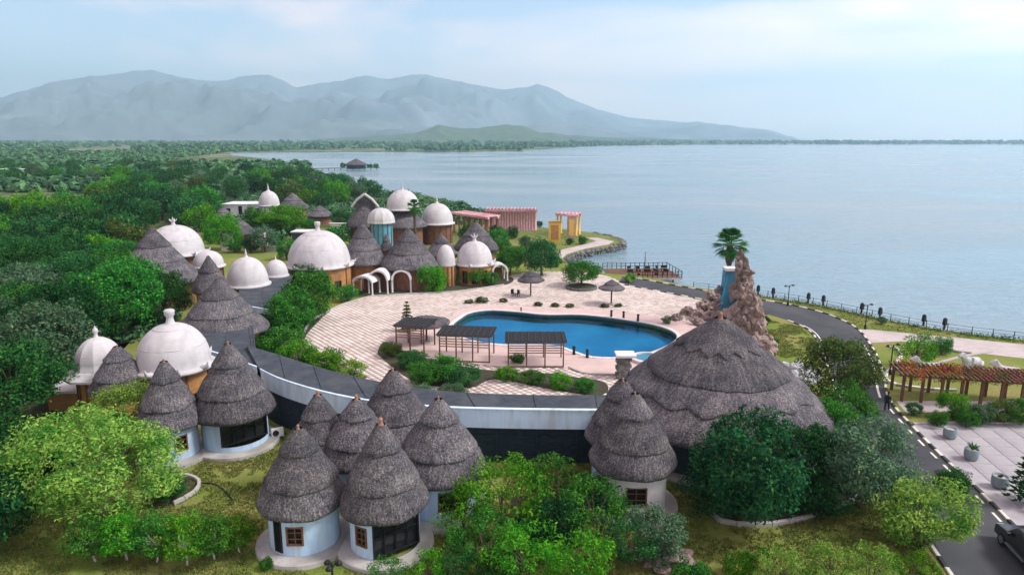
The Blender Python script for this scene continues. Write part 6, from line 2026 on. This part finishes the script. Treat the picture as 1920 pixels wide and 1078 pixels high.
for k in range(10):
    u, v_ = 0.30 + 0.065 * k, (0.3, 0.68)[k % 2]
    q = Mx @ Vector((ln * u, wd * v_, 0))
    r2 = thing('deck_bench', ['%s dark bench on the lakeside deck from its shore end' % w for w in ('first', 'second', 'third', 'fourth', 'fifth', 'sixth', 'seventh', 'eighth', 'ninth', 'tenth')][k], 'bench', tuple(q), k * 0.7, 'benches on the lakeside deck')
    MB().box((0, 0, 0.45), (1.0, 0.45, 0.07)).build('seat', M['brownwall'], r2)
    MB().box((0, 0.22, 0.8), (1.0, 0.06, 0.5)).build('backrest', M['black'], r2)
    for s in (-1, 1): MB().box((s * 0.42, 0, 0.21), (0.07, 0.4, 0.42)).build('leg', M['black'], r2)

# ---- pink arcade and gate on the lakeside lawn
def arcade(name, label, a, b, ybase_top, ncol, cat='arcade', depth=3.0, colm='pinkcol'):
    A, B = G(*a), G(*b)
    h = zat(A, ybase_top)
    ln = (B - A).length
    root = thing(name, label, cat, tuple(A), math.atan2(B.y - A.y, B.x - A.x))
    for i in range(ncol):
        for y in (0, depth):
            x = ln * i / (ncol - 1)
            MB().tube([(x, y, 0), (x, y, 0.3), (x, y, 0.35), (x, y, h - 0.5), (x, y, h - 0.3)], [0.42, 0.42, 0.30, 0.26, 0.40], 10).build('column', M[colm], root)
    for y in (0, depth):
        MB().box((ln / 2, y, h - 0.05), (ln + 1.0, 0.5, 0.5)).build('beam', M['pink'], root)
    nr_ = int(ln / 0.9)
    for i in range(nr_ + 1):
        MB().box((ln * i / max(nr_, 1), depth / 2, h + 0.32), (0.22, depth + 1.8, 0.26)).build('rafter', M['pink'], root)
    return root
arcade('pink_arcade', 'long pink arcade of columns with slatted roof at the water', (912, 432), (1003, 433), 394, 19)
arcade('pink_arcade', 'shorter pink arcade wing running behind the crowned dome', (852, 436), (914, 447), 400, 7, colm='brownwall')
arcade('pink_gate', 'pink and cream gate pergola standing on the lakeside lawn', (1045, 440), (1080, 442), 402, 2, 'gate', 2.5, colm='yellow')
for px_ in (1071,):
    q_ = G(px_, 446)
    gt = thing('gate_tower', 'cream and ochre panel tower under the right half of the pink gate', 'gate tower', tuple(q_))
    MB().box((0, 0.5, 2.6), (1.9, 1.0, 5.2)).build('body', M['pinkcol'], gt)
    MB().box((0, -0.04, 2.5), (1.1, 0.1, 3.9)).build('panel', M['yellow'], gt)
    MB().box((0, 0.5, 5.3), (2.2, 1.3, 0.2)).build('cap', M['pink'], gt)
p = G(1040, 455)
root = thing('yellow_kiosk', 'tall yellow ochre panel box in front of the pink gate', 'kiosk', tuple(p))
hh = zat(p, 417)
MB().box((0, 0.6, hh / 2), (2.7, 1.2, hh)).build('body', M['yellow'], root)
MB().box((0, 0.6, hh + 0.1), (3.0, 1.5, 0.2)).build('cap', M['ochre'], root)
MB().box((0, -0.03, hh * 0.5), (1.7, 0.08, hh * 0.72)).build('panel', M['ochre'], root)

# ---- pier with thatched hut far out in the lake
A = G(575, 318.5, -0.6); B = G(712, 316.5, -0.6)
root = thing('lake_pier', 'long dark pier reaching out into the lake far off', 'pier', (A.x, A.y, 0), math.atan2(B.y - A.y, B.x - A.x))
ln = (B - A).length
MB().box((ln / 2, 0, 0.3), (ln, 3.0, 0.5)).build('deck', M['trunk'], root)
for i in range(12): MB().tube([(ln * (i + 0.5) / 12, 0, -3), (ln * (i + 0.5) / 12, 0, 0.2)], 0.25, 6).build('pile', M['trunk'], root)
thatched_hut('thatched pavilion standing on the far lake pier', 668, 297, 310, 22, 3.2, edges=(0.35, 1.0), power=1.0, wall='darkwall', plinth=False, knob=0.0, fringe=0.0, name='pier_pavilion', cat='pavilion')
for k, (x, s) in enumerate([(643, 0.7), (694, 0.6), (705, 0.6)]):
    plant('far%d' % k, 0, 0, 0, ['tiny tree left of the pier pavilion', 'tiny tree right of the pier pavilion', 'tiny tree at the tip of the far pier'][k], 'leaf_dark', base=tuple(G(x, 317, 0.3)), sc=s)

# ---- garden hose on the lawn
hz = smooth_line([G(376, 907, 0.05), G(410, 915, 0.8), G(420, 935, 0.9), G(419, 956, 0.05)], 0.3)
hz2 = [Vector((p.x, p.y, 0.06 + 0.0 * k)) for k, p in enumerate(smooth_line(gp((374, 906), (400, 908), (420, 920), (436, 938)), 0.4))]
o = MB().tube(hz2, 0.05, 6).build('garden_hose', M['black']); tag(o, 'dark hose lying on the lawn beside the round edged bed', 'hose')

# ---- air conditioner by the shop window, vents
p = G(521, 822)
root = thing('air_conditioner', 'small white air conditioner box beside the dark shop window', 'air conditioner', tuple(p), 0.5)
MB().box((0, 0, 0.55), (0.9, 0.35, 0.65)).build('casing', M['white'], root)
MB().tube([(-0.15, -0.17, 0.55), (-0.15, -0.20, 0.55)], 0.24, 16).build('fan_grille', M['glass'], root)
for s in (-1, 1): MB().box((s * 0.3, 0, 0.11), (0.08, 0.3, 0.22)).build('foot', M['black'], root)

# ---- white stepped basin by the rock tower foot
p = G(1490, 705)
root = thing('white_rockery', 'white pebbled rockery mound right of the big thatched roof', 'rockery', tuple(p))
rk = rock_mesh('white_stone', 41, 2, 0.35, M['statue'])
for k in range(26):
    o = new_obj('stone', rk, root)
    a = k * 2.4; rr_ = 0.55 * math.sqrt(k)
    o.location = (math.cos(a) * rr_, math.sin(a) * rr_, max(0.1, 0.9 - rr_ * 0.25)); s = random.uniform(0.35, 0.6); o.scale = (s, s, s * 0.7); o.rotation_euler = (a, k, 0)

# ================================================================== HAZE
mb = MB()
mb.box((0, 6200, 570), (24000, 13640, 1156))
hz_ = mb.build('haze', None)
hm = bpy.data.materials.new('thin air haze'); hm.use_nodes = True
t = hm.node_tree; t.nodes.clear()
ho = t.nodes.new('ShaderNodeOutputMaterial'); hv = t.nodes.new('ShaderNodeVolumePrincipled')
hv.inputs['Color'].default_value = (0.58, 0.83, 0.98, 1)
hv.inputs['Density'].default_value = 0.00015
hv.inputs['Anisotropy'].default_value = 0.5
t.links.new(hv.outputs[0], ho.inputs['Volume'])
hz_.data.materials.append(hm)
tag(hz_, kind='stuff')
